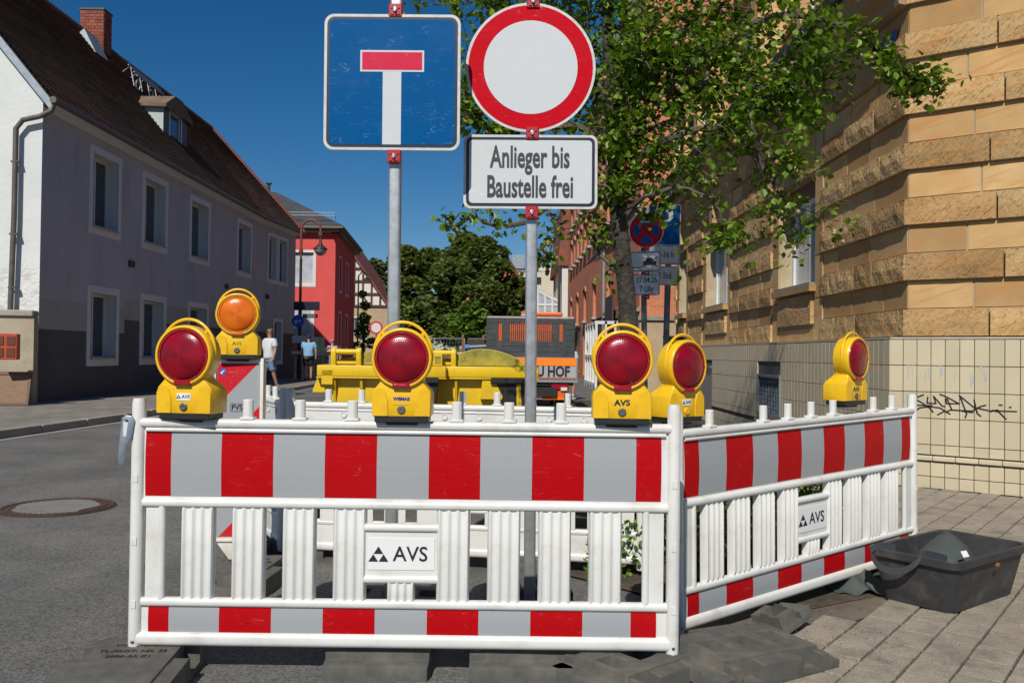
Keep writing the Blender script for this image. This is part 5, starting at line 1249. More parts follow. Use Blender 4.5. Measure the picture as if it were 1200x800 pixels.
# ------------------------------------------------------------------ yellow waste containers
bin_y = mat('container_yellow', (.76,.50,.008), .42, (.70,.45,.008), 3, .1, 30, grime=((.30,.22,.07), 3.5, .35), coat=.1)
lid_y = mat('container_lid_yellow', (.52,.40,.045), .6, (.40,.32,.06), 4, .5, 60, grime=((.12,.10,.035), 5, .8))
lid_side = mat('lid_side_dirty', (.40,.34,.03), .6, (.14,.13,.03), 4, grime=((.07,.06,.03), 8, .8))
def container(label, loc, rz, dark=True):
    t = thing('waste_container', label, 'waste container', loc, (0,0,rz), 'yellow waste containers on wheels')
    Wd, D, RZ_ = 1.30, 1.0, 1.10
    mb = MB(); mb.prism([(0,0),(Wd,0),(Wd,1),(0,1)], 2, 0, 0) if False else None
    b0_, b1_ = .28, RZ_-.10
    lo = [(.12,.08),(Wd-.12,.08),(Wd-.12,D-.08),(.12,D-.08)]; up = [(.05,.03),(Wd-.05,.03),(Wd-.05,D-.03),(.05,D-.03)]
    i0 = [mb.pt((x,y,b0_)) for x, y in lo]; i1 = [mb.pt((x,y,b1_)) for x, y in up]
    mb.face(i0[::-1]); mb.face(i1)
    for k in range(4): mb.face((i0[k], i0[(k+1)%4], i1[(k+1)%4], i1[k]))
    mb.build('tub', bin_y, t, bevel=.03, seg=2, smooth=30)
    r = MB(); 
    for c, s in (((Wd/2,-.03,RZ_-.06),(Wd+.08,.08,.12)), ((Wd/2,D+.03,RZ_-.06),(Wd+.08,.08,.12)), ((-.01,D/2,RZ_-.06),(.08,D-.02,.12)), ((Wd+.01,D/2,RZ_-.06),(.08,D-.02,.12))): r.box(c, s)
    r.prism([(-.05,-.07),(Wd+.05,-.07),(Wd+.05,D+.05),(-.05,D+.05)], 2, RZ_-.14, RZ_-.125)
    r.build('rim', bin_y, t, bevel=.012, seg=2, smooth=30)
    g = MB()
    for x in (.14,.43,.74,1.0,Wd-.12): MB().prism([(-.06,b1_),(.10,b1_),(.08,b1_-.42)], 0, x-.014, x+.014).build('gusset', bin_y, t)
    g.box((.07,-.02,b1_-.03),(.12,.1,.16)); g.build('rim_block', bin_y, t, bevel=.004); g = MB()
    g.prism([(-.05,RZ_-.14),(.10,RZ_-.14),(.08,RZ_-.30),(-.10,RZ_-.30),(-.10,RZ_-.27)], 1, .04, .30)
    g.build('lifting_comb', bin_y, t, bevel=.004); g = MB()
    g.prism([(.72,RZ_-.14),(.98,RZ_-.14),(.94,RZ_-.36),(.70,RZ_-.36)], 1, -.05, .1)
    g.build('rim_bracket', bin_y, t, bevel=.004)
    for x in (.13,.40):
        h = MB(); h.prism([(-.06,RZ_-.02),(.02,RZ_-.02),(.03,RZ_+.13),(.015,RZ_+.185),(-.03,RZ_+.195),(-.06,RZ_+.16)], 0, x-.028, x+.028)
        hp = h.build('hinge_post', bin_y, t, bevel=.012, seg=2, smooth=40); MB().lathe([(.028,x+.028),(.028,x+.034)], 16, 0, c=(0,-.02,RZ_+.145)).build('hinge_pin', black_pl, hp)
    MB().tube([(.15,-.02,RZ_+.145),(.40,-.02,RZ_+.145)], .032, 12).box((.27,-.01,RZ_+.03),(.25,.03,.03)).build('hinge_bar', bin_y, t, smooth=40)
    # domed lid : arc over the width from the hinge towards the right
    l = MB(); n_ = 14; x0_, x1_ = .42, Wd-.10; top = []
    for k in range(n_+1):
        u = k/n_; top.append((x0_+(x1_-x0_)*u, RZ_+.03+.185*math.sin(PI*min(1,u*.92+.10))**.65*(1-.25*u)))
    poly = [(x0_,RZ_+.0)] + top + [(x1_,RZ_+.0)]
    l.prism([(a, b) for a, b in poly], 1, .02, D*.95, 0, m2=1); l.build('lid', [lid_y, lid_side], t, smooth=35, bevel=.008)
    f = MB(); f.prism([(.12,RZ_+.0),(.44,RZ_+.0),(.44,RZ_+.12),(.14,RZ_+.05)], 1, D*.95, .08); f.build('lid_flap', lid_y, t)
    if dark:
        k_ = MB(); k_.box((Wd*.80,-.075,RZ_-.155),(.46,.05,.06)); q = [(Wd*.66,RZ_-.18),(Wd*.97,RZ_-.18),(Wd*.93,.34),(Wd*.82,.34),(Wd*.78,.62)]; k_.prism(q, 1, .06, -.05)
        k_.build('dark_fender', black_pl, t, bevel=.01)
        MB().tube([(Wd*.9,-.06,.66),(Wd*1.0,-.06,.66)], .04, 10).build('brake_lever', black_pl, t)
        MB().prism([(Wd*.845,RZ_-.19),(Wd*.88,RZ_-.19),(Wd*.90,.34),(Wd*.85,.34)], 1, -.051, -.056).build('fender_slot', bin_y, t)
    l = MB(); l.box((Wd-.05,.0,RZ_+.07),(.10,.06,.13)); l.box((Wd-.05,-.031,RZ_+.07),(.07,.01,.09), 1); l.build('lid_latch', [bin_y, lid_side], t, bevel=.004)
    for x in (.2,Wd-.2):
        for y in (.15,D-.15):
            MB().lathe([(.09,-.025),(.10,-.02),(.10,.02),(.09,.025)], 16, 0, c=(x,y,.10)).box((x,y,.22),(.07,.09,.14)).build('wheel', black_pl, t)
    return t
CY = 9.4
container('left of two yellow waste containers, behind the middle red lamp', (at(377,430,CY).x, CY, 0), rad(3))
container('right yellow waste container with domed dirty lid and black fender', (at(489,430,CY+.2).x, CY+.2, -.0), rad(2))

# ------------------------------------------------------------------ mortar tub with bag and strap
tub_m = mat('tub_black', (.028,.029,.031), .52, (.045,.046,.048), 5, .3, 40, grime=((.22,.22,.21), 6, .35), bdist=.001)
t = thing('mortar_tub', 'black plastic mortar tub standing on the grey paving at right', 'tub', (2.119,4.176,.023), (0,0,math.atan2(4.565-4.176,2.673-2.119)+rad(2)))
TL_, TWd, THt = .66, .35, .262
mb = MB(); lv = []
def rr(w_, d_, z, r, ox=0, oy=0, n=4): return [(p[0]+w_/2+ox, p[1]+d_/2+oy, z) for p in round_section(w_, d_, r, n)]
rings = [rr(TL_,TWd,0,.045), rr(TL_+.09,TWd+.085,THt-.045,.05,-.045,-.042), rr(TL_+.10,TWd+.095,THt-.045,.05,-.05,-.047), rr(TL_+.125,TWd+.12,THt-.04,.06,-.0625,-.06), rr(TL_+.125,TWd+.12,THt-.006,.06,-.0625,-.06), rr(TL_+.115,TWd+.11,THt,.055,-.0575,-.055), rr(TL_+.085,TWd+.08,THt-.004,.05,-.0425,-.04), rr(TL_+.05,TWd+.045,THt*.5,.045,-.025,-.02), rr(TL_-.01,TWd-.01,.012,.04,.005,.005)]
idx = [[mb.pt(q) for q in r] for r in rings]; n_ = len(idx[0])
mb.face(idx[0][::-1])
for a, b in zip(idx, idx[1:]):
    for k in range(n_): mb.face((a[k], a[(k+1)%n_], b[(k+1)%n_], b[k]))
mb.face(idx[-1]); mb.build('shell', tub_m, t, smooth=35)
MB().prism([(0,0),(.022,.012),(.05,.006),(.028,-.012)], 1, -.066, -.070).build('dry_leaf', mat('dry_leaf', (.32,.13,.03), .8), t).location = (.30,0,.205)
T0 = t.matrix_world.copy() if False else Matrix.Translation(t.location) @ Matrix.Rotation(t.rotation_euler.z, 4, 'Z')
bagm = mat('bag_grey_green', (.050,.062,.058), .8, (.068,.082,.078), 4, .6, 90, bdist=.001)
t = thing('grey_bag', 'dark grey green canvas bag peaking out of the black tub', 'bag', (2.119,4.176,.016), (0,0,math.atan2(4.565-4.176,2.673-2.119)+rad(2)))
base = [(.05,.05),(.10,-.00),(.25,-.01),(.36,.02),(.50,.10),(.58,.24),(.45,.36),(.22,.36),(.06,.24)]
mb = MB(); apex = mb.pt((.30,.17,.355)); mid = []; 
N_ = len(base)
fold = [1,.86,1.0,.80,1.0,.84,1,.86,1]
r1_ = [mb.pt((.30+(x-.30)*.42*f_, .17+(y-.17)*.42*f_, .30-.03*(1-f_)*3)) for (x, y), f_ in zip(base, fold)]
r2_ = [mb.pt((.30+(x-.30)*.95*f_, .17+(y-.17)*.95*f_, .238-.05*(i%2))) for i, ((x, y), f_) in enumerate(zip(base, fold))]
r3_ = [mb.pt((x, y, .12)) for x, y in base]
for k in range(N_): mb.face((apex, r1_[k], r1_[(k+1)%N_])); mb.face((r1_[k], r2_[k], r2_[(k+1)%N_], r1_[(k+1)%N_])); mb.face((r2_[k], r3_[k], r3_[(k+1)%N_], r2_[(k+1)%N_]))
o = mb.build('cloth', bagm, t, smooth=True); o.modifiers.new('soft', 'SUBSURF').levels = 1; o.modifiers['soft'].render_levels = 1
MB().poly([(.118,.0,.262),(.165,-.006,.262),(.17,.012,.288),(.124,.018,.288)]).build('white_label', sticker_w, t)
mb = MB(); pth = [(.12,.08,.24),(.02,.10,.268),(-.05,.11,.278),(-.075,.13,.24),(-.085,.18,.195),(-.095,.25,.175),(-.105,.32,.195),(-.095,.36,.25),(-.05,.34,.278),(.05,.30,.262)]
pt_ = []
for a, b, c, d in zip([pth[0]]+pth[:-2], pth[:-1], pth[1:], pth[2:]+[pth[-1]]):
    a, b, c, d = map(Vector, (a,b,c,d))
    for k in range(6):
        u = k/6; pt_.append(.5*((2*b)+(c-a)*u+(2*a-5*b+4*c-d)*u*u+(3*b-a-3*c+d)*u**3))
for a, b in zip(pt_, pt_[1:]):
    s_ = Vector((0,0,.017)); mb.poly([a-s_, b-s_, b+s_, a+s_]); o_ = (b-a).cross(Vector((0,0,1))).normalized()*.003; mb.poly([a-s_+o_, a+s_+o_, b+s_+o_, b-s_+o_]); mb.poly([a+s_, b+s_, b+s_+o_, a+s_+o_]); 
mb.build('strap', mat('strap_grey', (.045,.052,.06), .7), t)
t = thing('dark_cloth', 'dark crumpled cloth and strap on the paving left of the tub', 'cloth', (1.87,4.68,.012))
mb = MB(); G = 9
hv = [[max(0,.11*math.exp(-((i-4)/2.6)**2-((j-4)/2.4)**2)+.035*math.sin(i*1.9+j)*math.exp(-((i-4)/3)**2)) for j in range(G)] for i in range(G)]
gi = [[mb.pt(((i-4)*.042+.01*math.sin(j*2.1),(j-4)*.036+.012*math.sin(i*1.7),hv[i][j])) for j in range(G)] for i in range(G)]
for i in range(G-1):
    for j in range(G-1): mb.face((gi[i][j], gi[i+1][j], gi[i+1][j+1], gi[i][j+1]))
o = mb.build('cloth', bagm, t, smooth=True); o.modifiers.new('soft', 'SUBSURF').levels = 2; o.modifiers['soft'].render_levels = 2

# ------------------------------------------------------------------ manhole
rust = mat('rusty_iron', (.07,.040,.028), .75, (.11,.065,.042), 14, .6, 60, metal=.3, bdist=.002)
t = thing('manhole_cover', 'round manhole cover with rusty iron ring and concrete filling in the road', 'manhole cover', (-3.53,6.80,0))
MB().lathe([(.42,.0),(.42,.006),(.40,.009)], 56, 2).build('iron_ring', rust, t)
def ringm(r0_, r1_, z, n=56):
    b_ = MB(); a = [[b_.pt((r*math.cos(2*PI*k/n), r*math.sin(2*PI*k/n), zq)) for k in range(n)] for r, zq in ((r0_,z-.004),(r0_,z),(r1_,z),(r1_,z-.004))]
    for x, y in zip(a, a[1:]):
        for k in range(n): b_.face((x[k], x[(k+1)%n], y[(k+1)%n], y[k]))
    return b_
ringm(.405,.375,.014).build('outer_rib', rust, t); ringm(.355,.335,.014).build('inner_rib', rust, t)
b_ = MB()
for k in range(44):
    a = 2*PI*k/44
    if 5 < k < 39: b_.M = Matrix.Rotation(a, 4, 'Z'); b_.box((.322,0,.011),(.022,.022,.006))
b_.build('lug', rust, t, kind='stuff')
cpts = [(.315*math.cos(a)*(1+.06*math.sin(5*a)-(.10 if -.6 < a < .9 else 0)+rng.uniform(-.01,.01)), .315*math.sin(a)*(1+rng.uniform(-.015,.015))) for a in [2*PI*k/60-PI for k in range(60)]]
MB().prism(cpts, 2, .008, .0135).build('concrete_fill', mat('concrete_fill', (.16,.155,.14), .9, (.21,.205,.19), 6, .5, 80, grime=((.15,.14,.13), 8, .5)), t)

# ------------------------------------------------------------------ parking signs behind the tree
t = thing('no_stopping_sign', 'round blue red no stopping sign with two white plates on a slanted grey pole', 'road sign', (1.66,10.7,0), (0,rad(-1.2),0))
gp = mat('pole_grey', (.13,.14,.145), .5, metal=.4)
pole(t, 3.0, .032, gp)
zc = at(758,271,10.7).z; x0 = at(758,271,10.7).x-1.66+.04
R_ = .215
def circ2(r, cx, n_=40): return [(cx+r*math.cos(2*PI*k/n_), zc+r*math.sin(2*PI*k/n_)) for k in range(n_)]
plate('sign_disc', circ2(R_, x0), t, -.06, .012, sg_edge, sg_back); plate('red_disc', circ2(R_-.010, x0), t, -.0615, .0015, sg_red)
for a0 in (0, 90, 180, 270):
    r2 = R_*.74; q = [(x0+.032*math.cos(rad(a0))*1.4, zc+.032*math.sin(rad(a0))*1.4)] + [(x0+r2*math.cos(rad(a0-34+68*k/8)), zc+r2*math.sin(rad(a0-34+68*k/8))) for k in range(9)]
    MB().prism(q, 1, -.0615, -.063).build('blue_quarter', sg_blue, t)
MB().prism([(x0-.08,zc+.105),(x0-.045,zc+.125),(x0-.045,zc+.112),(x0+.05,zc+.112),(x0+.05,zc+.098),(x0-.045,zc+.098),(x0-.045,zc+.085)], 1, -.0632, -.0645).build('white_arrow', sg_white, t)
zt_ = at(758,307,10.7).z; zr_ = at(758,334,10.7).z
pa_ = plate('picture_plate', round_rect(.40,.25,.025,4,x0-.02,zt_), t, -.06, .012, sg_edge, sg_back)
plate('black_border', round_rect(.385,.235,.02,4,x0-.02,zt_), pa_, -.0615, .0015, sg_black); plate('white_field', round_rect(.365,.215,.015,4,x0-.02,zt_), pa_, -.063, .0015, sg_white)
p = MB(); cx, cz = x0+.04, zt_-.005
p.prism([(cx-.08,cz-.04),(cx+.08,cz-.04),(cx+.08,cz+.01),(cx+.05,cz+.015),(cx+.035,cz+.05),(cx-.035,cz+.05),(cx-.05,cz+.015),(cx-.08,cz+.01)], 1, -.063, -.0645)
for s in (-1,1): p.M = Matrix.Translation((cx,-.066,cz)) @ Matrix.Rotation(s*rad(32),4,'Y'); p.box((0,0,0),(.23,.002,.010))
p.M = Matrix.Identity(4); p.box((x0-.13,-.064,zt_-.075),(.12,.002,.012)); p.build('crossed_car_symbol', black_ink, pa_)
pb_ = plate('date_plate', round_rect(.36,.26,.025,4,x0-.02,zr_), t, -.06, .012, sg_edge, sg_back)
plate('black_border', round_rect(.345,.245,.02,4,x0-.02,zr_), pb_, -.0615, .0015, sg_black); plate('white_field', round_rect(.33,.23,.015,4,x0-.02,zr_), pb_, -.063, .0015, sg_white)
text('07.04.26', .105, ink, pb_, (x0-.0,-.0645,zr_+.055), sx=.72, bold=.001); text('7 Uhr', .105, ink, pb_, (x0+.0,-.0645,zr_-.055), sx=.72, bold=.001)
for z in (zc-R_-.0, zt_-.14, zr_-.15): clamp(t, x0, z, -.05)
t = thing('parking_sign', 'blue parking sign with time plates on a grey pole behind the no stopping sign', 'road sign', (1.98,11.3,0), (0,rad(1.0),0))
pole(t, 3.4, .036, gp)
q = at(773,264,11.3); X_ = q.x-1.98; zc = q.z
bq = plate('sign_board', round_rect(.42,.54,.03,5,X_,zc), t, -.06, .012, sg_edge, sg_back); plate('blue_field', round_rect(.40,.52,.025,5,X_,zc), bq, -.0615, .0015, sg_blue)
text('P', .46, sg_white, bq, (X_,-.063,zc+.04), sx=.95, bold=.008)
z = at(773,301,11.3).z
for k, (s, dz) in enumerate((('7-16 h', 0.02), ('2 Std.', -.25))):
    pq = plate('time_plate', round_rect(.42,.25,.02,4,X_,z+dz), t, -.06, .012, sg_edge, sg_back); plate('black_border', round_rect(.40,.235,.02,4,X_,z+dz), pq, -.0615, .0015, sg_black); plate('white_field', round_rect(.385,.22,.015,4,X_,z+dz), pq, -.063, .0015, sg_white)
    text(s, .11, ink, pq, (X_+.03,-.0645,z+dz), sx=.75, bold=.001)
t = thing('wall_mailbox', 'small dark box fixed on the wall behind the right lamps', 'box', (at(793,398,19.8).x,19.8,at(793,398,19.8).z)); MB().box((0,0,0),(.35,.3,.5)).box((0,-.02,.26),(.4,.36,.04)).build('case', black_pl, t); 
t.location = (3.66,19.8,1.42)

# ------------------------------------------------------------------ people
skin = mat('skin', (.42,.22,.15), .55); hair_b = mat('hair_blond_brown', (.16,.085,.04), .7, (.22,.13,.07), 40); hair_d = mat('hair_dark', (.02,.015,.012), .7); hair_g = mat('hair_grey', (.25,.25,.26), .7)
def skinmesh(name, joints, edges, m, parent, sub=1):
    me = bpy.data.meshes.new(name); me.from_pydata([j[0] for j in joints], edges, []); o = bpy.data.objects.new(name, me); COL.objects.link(o)
    md = o.modifiers.new('s', 'SKIN'); md.use_smooth_shade = True
    for v, j in zip(me.skin_vertices[0].data, joints): v.radius = (j[1], j[2] if len(j) > 2 else j[1])
    me.skin_vertices[0].data[0].use_root = True
    o.modifiers.new('u', 'SUBSURF').levels = sub; o.modifiers['u'].render_levels = sub
    bpy.context.view_layer.update(); m2 = bpy.data.meshes.new_from_object(o.evaluated_get(bpy.context.evaluated_depsgraph_get())); bpy.data.objects.remove(o)
    m2.materials.clear(); m2.materials.append(m); m2.polygons.foreach_set('use_smooth', [True]*len(m2.polygons)); r = bpy.data.objects.new(name, m2); COL.objects.link(r); r.parent = parent; return r
def person(label, loc, rz, h, top_c, bot_c, hair, stride=.0, longhair=False, heavy=1.0, shoe=(.5,.5,.5), bag=False, shorts=True, glasses=False):
    t = thing('person', label, 'person', loc, (0,0,rz)); k = h/1.78; H = heavy
    J = {}; s = stride
    pts = [('pel',(0,0,.94),.13*H,.10*H),('wst',(0,0,1.08),.125*H,.095*H),('chs',(0,.0,1.30),.15*H,.10*H),('nck',(0,.01,1.47),.055,.055),('hd0',(0,-.01,1.56),.062,.07),('hd1',(0,-.015,1.66),.078,.092),('hd2',(0,-.005,1.735),.05,.06),
     ('lsh',(-.17*H,0,1.40),.06*H),('lel',(-.235*H,.02+s*.10,1.14),.042),('lwr',(-.23*H,-.03+s*.22,.90),.030),('lha',(-.225*H,-.05+s*.24,.82),.038,.02),
     ('rsh',(.17*H,0,1.40),.06*H),('rel',(.235*H,.02-s*.10,1.14),.042),('rwr',(.23*H,-.03-s*.22,.90),.030),('rha',(.225*H,-.05-s*.24,.82),.038,.02),
     ('lhp',(-.09,0,.88),.092*H),('lkn',(-.095,-s*.30-.02,.50),.058),('lan',(-.095,-s*.45+.03,.09),.036),('lto',(-.10,-s*.45-.12,.035),.035,.03),
     ('rhp',(.09,0,.88),.092*H),('rkn',(.095,s*.22-.02,.50),.058),('ran',(.095,s*.45+.03,.10+.03*abs(s)),.036),('rto',(.10,s*.45-.11,.035),.035,.03)]
    ix = {p_[0]: i for i, p_ in enumerate(pts)}; jn = [(tuple(c*k for c in p_[1]), p_[2]*k, (p_[3] if len(p_) > 3 else p_[2])*k) for p_ in pts]
    E_ = [(ix[a], ix[b]) for a, b in (('pel','wst'),('wst','chs'),('chs','nck'),('nck','hd0'),('hd0','hd1'),('hd1','hd2'),('chs','lsh'),('lsh','lel'),('lel','lwr'),('lwr','lha'),('chs','rsh'),('rsh','rel'),('rel','rwr'),('rwr','rha'),('pel','lhp'),('lhp','lkn'),('lkn','lan'),('lan','lto'),('pel','rhp'),('rhp','rkn'),('rkn','ran'),('ran','rto'))]
    skinmesh('body', jn, E_, skin, t, 2)
    g = dict((p_[0], p_) for p_ in pts)
    def sub(names, edges, grow, m, nm, lv=1):
        jj = [(tuple(c*k for c in q[0]), (q[1]+grow)*k, (q[2]+grow)*k) for q in names]; skinmesh(nm, jj, edges, m, t, lv)
    P_ = lambda n, f=1: (g[n][1], g[n][2]*f, (g[n][3] if len(g[n]) > 3 else g[n][2])*f)
    def mid(a, b, u, r): A_, B_ = Vector(g[a][1]), Vector(g[b][1]); return (tuple(A_.lerp(B_, u)), r, r)
    sub([((0,0,.88),.15*H,.125*H),((0,0,.99),.165*H,.135*H),((0,0,1.08),.145*H,.12*H),P_('chs',1.0),((0,.005,1.44),.075,.07),P_('lsh',1.08),mid('lsh','lel',.72,.052),P_('rsh',1.08),mid('rsh','rel',.72,.052)], [(0,1),(1,2),(2,3),(3,4),(3,5),(5,6),(3,7),(7,8)], .030, top_c, 'shirt', 2)
    e = .95 if shorts else 1
    sub([((0,0,1.03),.14*H,.11*H),((-.085,0,.84),.10*H,.10*H),mid('lhp','lkn',.86,.085),((.085,0,.84),.10*H,.10*H),mid('rhp','rkn',.86,.085)], [(0,1),(1,2),(0,3),(3,4)], .026, bot_c, 'shorts', 2)
    shm = mat('shoe', shoe, .6)
    for a, b in (('lan','lto'),('ran','rto')):
        A_, B_ = Vector(g[a][1]), Vector(g[b][1]); sub([(tuple(A_+Vector((0,.03,-.045))),.036,.036),(tuple(B_),.042,.032)], [(0,1)], .008, shm, 'shoe', 2)
        sub([(tuple(A_+Vector((0,0,-.01))),.036,.036),(tuple(A_+Vector((0,-.0,.11))),.042,.042)], [(0,1)], .004, shm if shoe[0] > .3 else skin, 'sock', 1)
    hm = MB(); 
    for i in range(9):
        for j in range(16):
            pass
    hp = [((0,.02,1.60),.072,.082),((0,.018,1.68),.084,.095),((0,.0,1.755),.06,.07)] + ([((0,.06,1.5),.07,.06)] if longhair else [])
    sub([(q[0], q[1], q[2]) for q in hp], [(0,1),(1,2)] + ([(0,3)] if longhair else []), .006, hair, 'hair', 2)
    f = MB(); f.M = Matrix.Scale(k, 4)
    f.prism([(-.011,1.625),(.011,1.625),(.005,1.665)], 1, -.085, -.125); f.build('nose', skin, t)
    if glasses: f = MB(); f.M = Matrix.Scale(k,4); f.box((-.035,-.115,1.675),(.05,.01,.03)).box((.035,-.115,1.675),(.05,.01,.03)).box((0,-.115,1.682),(.03,.008,.008)).box((-.08,-.06,1.68),(.006,.1,.01)).box((.08,-.06,1.68),(.006,.1,.01)); f.build('sunglasses', black_ink, t)
    if bag: b_ = MB(); b_.M = Matrix.Scale(k,4); b_.box((.16,.14,1.18),(.30,.20,.45)); b_.build('backpack', black_pl, t, bevel=.06, seg=3, smooth=50)
    return t
mt = lambda n, c: mat(n, c, .85, tuple(x*.85 for x in c), 12, .5, 30, bdist=.01)
q = at(321,464,24.1)
person('man in white t shirt, sunglasses and light blue shorts walking past the grey house', (-6.72,24.1,.12), rad(-28), 1.78, mt('shirt_white', (.62,.64,.67)), mt('denim_light', (.16,.27,.38)), hair_b, .45, shoe=(.6,.6,.6), glasses=True)
person('man in light blue shirt and black shorts seen from behind', (-7.86,33.6,.12), rad(180), 1.80, mt('shirt_blue', (.22,.42,.62)), mt('shorts_black', (.015,.015,.017)), hair_d, .12, heavy=1.22, shoe=(.02,.02,.02))
person('woman in lilac top with black backpack walking beside the man in blue', (-7.15,34.6,.12), rad(176), 1.66, mt('top_lilac', (.42,.36,.52)), mt('trousers_black', (.02,.02,.022)), hair_g, .12, bag=True, shoe=(.03,.03,.03))
person('person in pale blue half hidden beside the truck tailboard', (at(668.5,410,24).x,24.0,.0), rad(150), 1.62, mt('top_pale_blue', (.45,.55,.65)), mt('jeans_blue', (.06,.08,.14)), mat('hair_auburn', (.12,.04,.02), .7), .1)
for k, (px, lab) in enumerate(((384,'first small barrier lantern, red and white, far behind the left container'),(396,'second small red barrier lantern far behind the left container'))):
    q = at(px+3,411,20); t = thing('small_lantern', lab, 'lantern', (q.x,20,0)); MB().tube([(0,0,0),(0,0,q.z-.1)], .03, 6).build('post', galv, t); MB().lathe([(.05,-.06),(.075,-.02),(.075,.02),(.05,.06)], 14, 2, c=(0,0,q.z)).build('lantern_head', lens_rim, t, smooth=40); MB().lathe([(.077,-.01),(.077,.01)], 14, 2, c=(0,0,q.z)).build('white_band', sg_white, t)

# ------------------------------------------------------------------ foliage
def leaf_mat(name, c1, c2, gloss=.35, trans=.35, isl=.35):
    m = mat(name, c1, gloss, c2, 3, world=True, isl=isl); n, L, b = N(m)
    src = b.inputs['Base Color'].links[0].from_socket; tr = n.new('ShaderNodeBsdfTranslucent'); L.new(src, tr.inputs[0])
    mx = n.new('ShaderNodeMixShader'); mx.inputs[0].default_value = trans; out = n['Material Output']; L.new(b.outputs[0], mx.inputs[1]); L.new(tr.outputs[0], mx.inputs[2]); L.new(mx.outputs[0], out.inputs[0]); return m
pear_leaf = leaf_mat('pear_leaf', (.085,.165,.008), (.19,.30,.018), .42, .42, .6)
bark = mat('bark', (.020,.016,.012), .95, (.062,.053,.042), 9, 1, 34, world=True, bdist=.02, grime=((.16,.15,.10), 14, .6))
twig_m = mat('twig', (.055,.045,.035), .9, (.12,.10,.08), 12, grime=((.42,.22,.02), 9, .8), world=True)
fruit_m = mat('pear_fruit', (.22,.20,.05), .5, (.26,.13,.04), 10, isl=.3)
def leafshape(mb, M_, s, m=0):
    P_ = [(0,0,0),(.33,.25,.05),(.40,.62,.06),(0,1.0,-.06),(-.40,.62,.06),(-.33,.25,.05),(0,.45,-.03)]
    i = [mb.pt(M_ @ Vector((x*s, y*s, z*s))) for x, y, z in P_]
    mb.face((i[0], i[1], i[2], i[6]), m); mb.face((i[6], i[2], i[3]), m); mb.face((i[0], i[6], i[4], i[5]), m); mb.face((i[6], i[3], i[4]), m)
def rand_rot(r, droop=.0):
    return Matrix.Rotation(r.uniform(0, 2*PI), 4, 'Z') @ Matrix.Rotation(r.uniform(-1.1, .9)-droop, 4, 'X') @ Matrix.Rotation(r.uniform(-.8, .8), 4, 'Y')
t = thing('pear_tree', 'leafy pear tree with small brown fruit in front of the brick building', 'tree', (.84,6.0,0)); ti = Matrix.Translation((-.84,-6,0))
r = random.Random(11)
tr = MB(); tr.M = ti.copy()
trunk = [at(741,530,6.0), at(738,400,6.0), at(733,330,6.0), at(724,250,6.0), at(722,200,6.02), at(716,120,6.05), at(712,40,6.1), at(716,-60,6.1), at(712,-200,6.15)]
trunk = [Vector((trunk[0].x,6.0,-.05)), Vector((trunk[0].x,6.0,.06))] + trunk[1:]
tr.tube(trunk, [.10,.075,.064,.061,.058,.056,.05,.04,.03,.015], 12)
o = tr.build('trunk', bark, t, smooth=60)
# branches given by start point on the trunk and bends; (px,py,depth) taken from the crown as it stands
BR = [
 [(722,200,6.0),(760,140,5.9),(800,90,5.8),(850,50,5.7),(905,20,5.6),(985,30,5.5),(1040,70,5.5),(1070,95,5.45),(1098,96,5.4)],
 [(716,120,6.0),(770,60,6.1),(830,10,6.2),(900,-40,6.3),(980,-90,6.3)],
 [(722,220,6.0),(770,170,5.7),(830,150,5.6),(875,170,5.6),(905,215,5.55),(930,255,5.5),(940,285,5.5)],
 [(790,95,5.8),(850,100,5.7),(905,120,5.7),(940,90,5.6),(960,70,5.6),(950,130,5.6)],
 [(722,240,6.0),(690,200,6.1),(660,190,6.2),(640,230,6.2),(650,270,6.1),(640,305,6.1)],
 [(716,120,6.0),(680,70,6.2),(630,30,6.3),(570,5,6.4),(515,5,6.5)],
 [(720,180,6.0),(680,150,6.0),(620,150,6.0),(570,150,6.0),(545,120,6.0),(548,60,6.0)],
 [(690,200,6.0),(650,235,6.0),(610,262,6.0),(575,262,6.0),(545,250,6.0),(522,262,6.0)],
 [(724,250,6.0),(760,230,5.7),(800,220,5.6),(840,240,5.5),(850,290,5.5)],
 [(733,330,6.0),(705,300,6.1),(695,270,6.1),(700,235,6.1)],
 [(712,40,6.1),(700,-40,6.2),(660,-120,6.3),(600,-200,6.4)],
 [(712,0,6.1),(760,-60,6.2),(840,-120,6.3),(900,-200,6.3)],
 [(770,60,6.0),(800,130,6.0),(795,190,6.1),(790,225,6.1)],
 [(850,50,5.7),(890,100,5.4),(880,150,5.3),(920,190,5.3),(932,205,5.3)],
 [(716,120,6.0),(670,100,6.3),(640,60,6.5),(600,20,6.6)],
]
twigs = MB(); twigs.M = ti.copy(); nodes = []
for b_i, br in enumerate(BR):
    P_ = [at(*q) for q in br]; pts = []
    for a, b, c, d in zip([P_[0]]+P_[:-2], P_[:-1], P_[1:], P_[2:]+[P_[-1]]):
        for k in range(5):
            u = k/5; pts.append(.5*((2*b)+(c-a)*u+(2*a-5*b+4*c-d)*u*u+(3*b-a-3*c+d)*u**3) + Vector((r.gauss(0,.008), r.gauss(0,.01), r.gauss(0,.008))))
    pts.append(P_[-1]); n_ = len(pts); big = .026 if len(br) > 5 else .02
    twigs.tube(pts, [max(.004, big*(1-i/n_)**.8) for i in range(n_)], 6)
    for i, q in enumerate(pts):
        if i > n_*.12: nodes.append((q, i/n_, b_i))
leaves = []; fruits = []
def cluster(c, dr, n, spread):
    for _ in range(n):
        p_ = c + Vector((r.gauss(0,spread), r.gauss(0,spread), r.gauss(0,spread*.8)))
        leaves.append((p_, r.uniform(.034,.062)))
dens = {8:.45, 12:.4, 13:.7, 0:.85, 4:.4, 5:.9, 7:.40, 6:.7, 3:1.0, 2:.75, 9:.35}
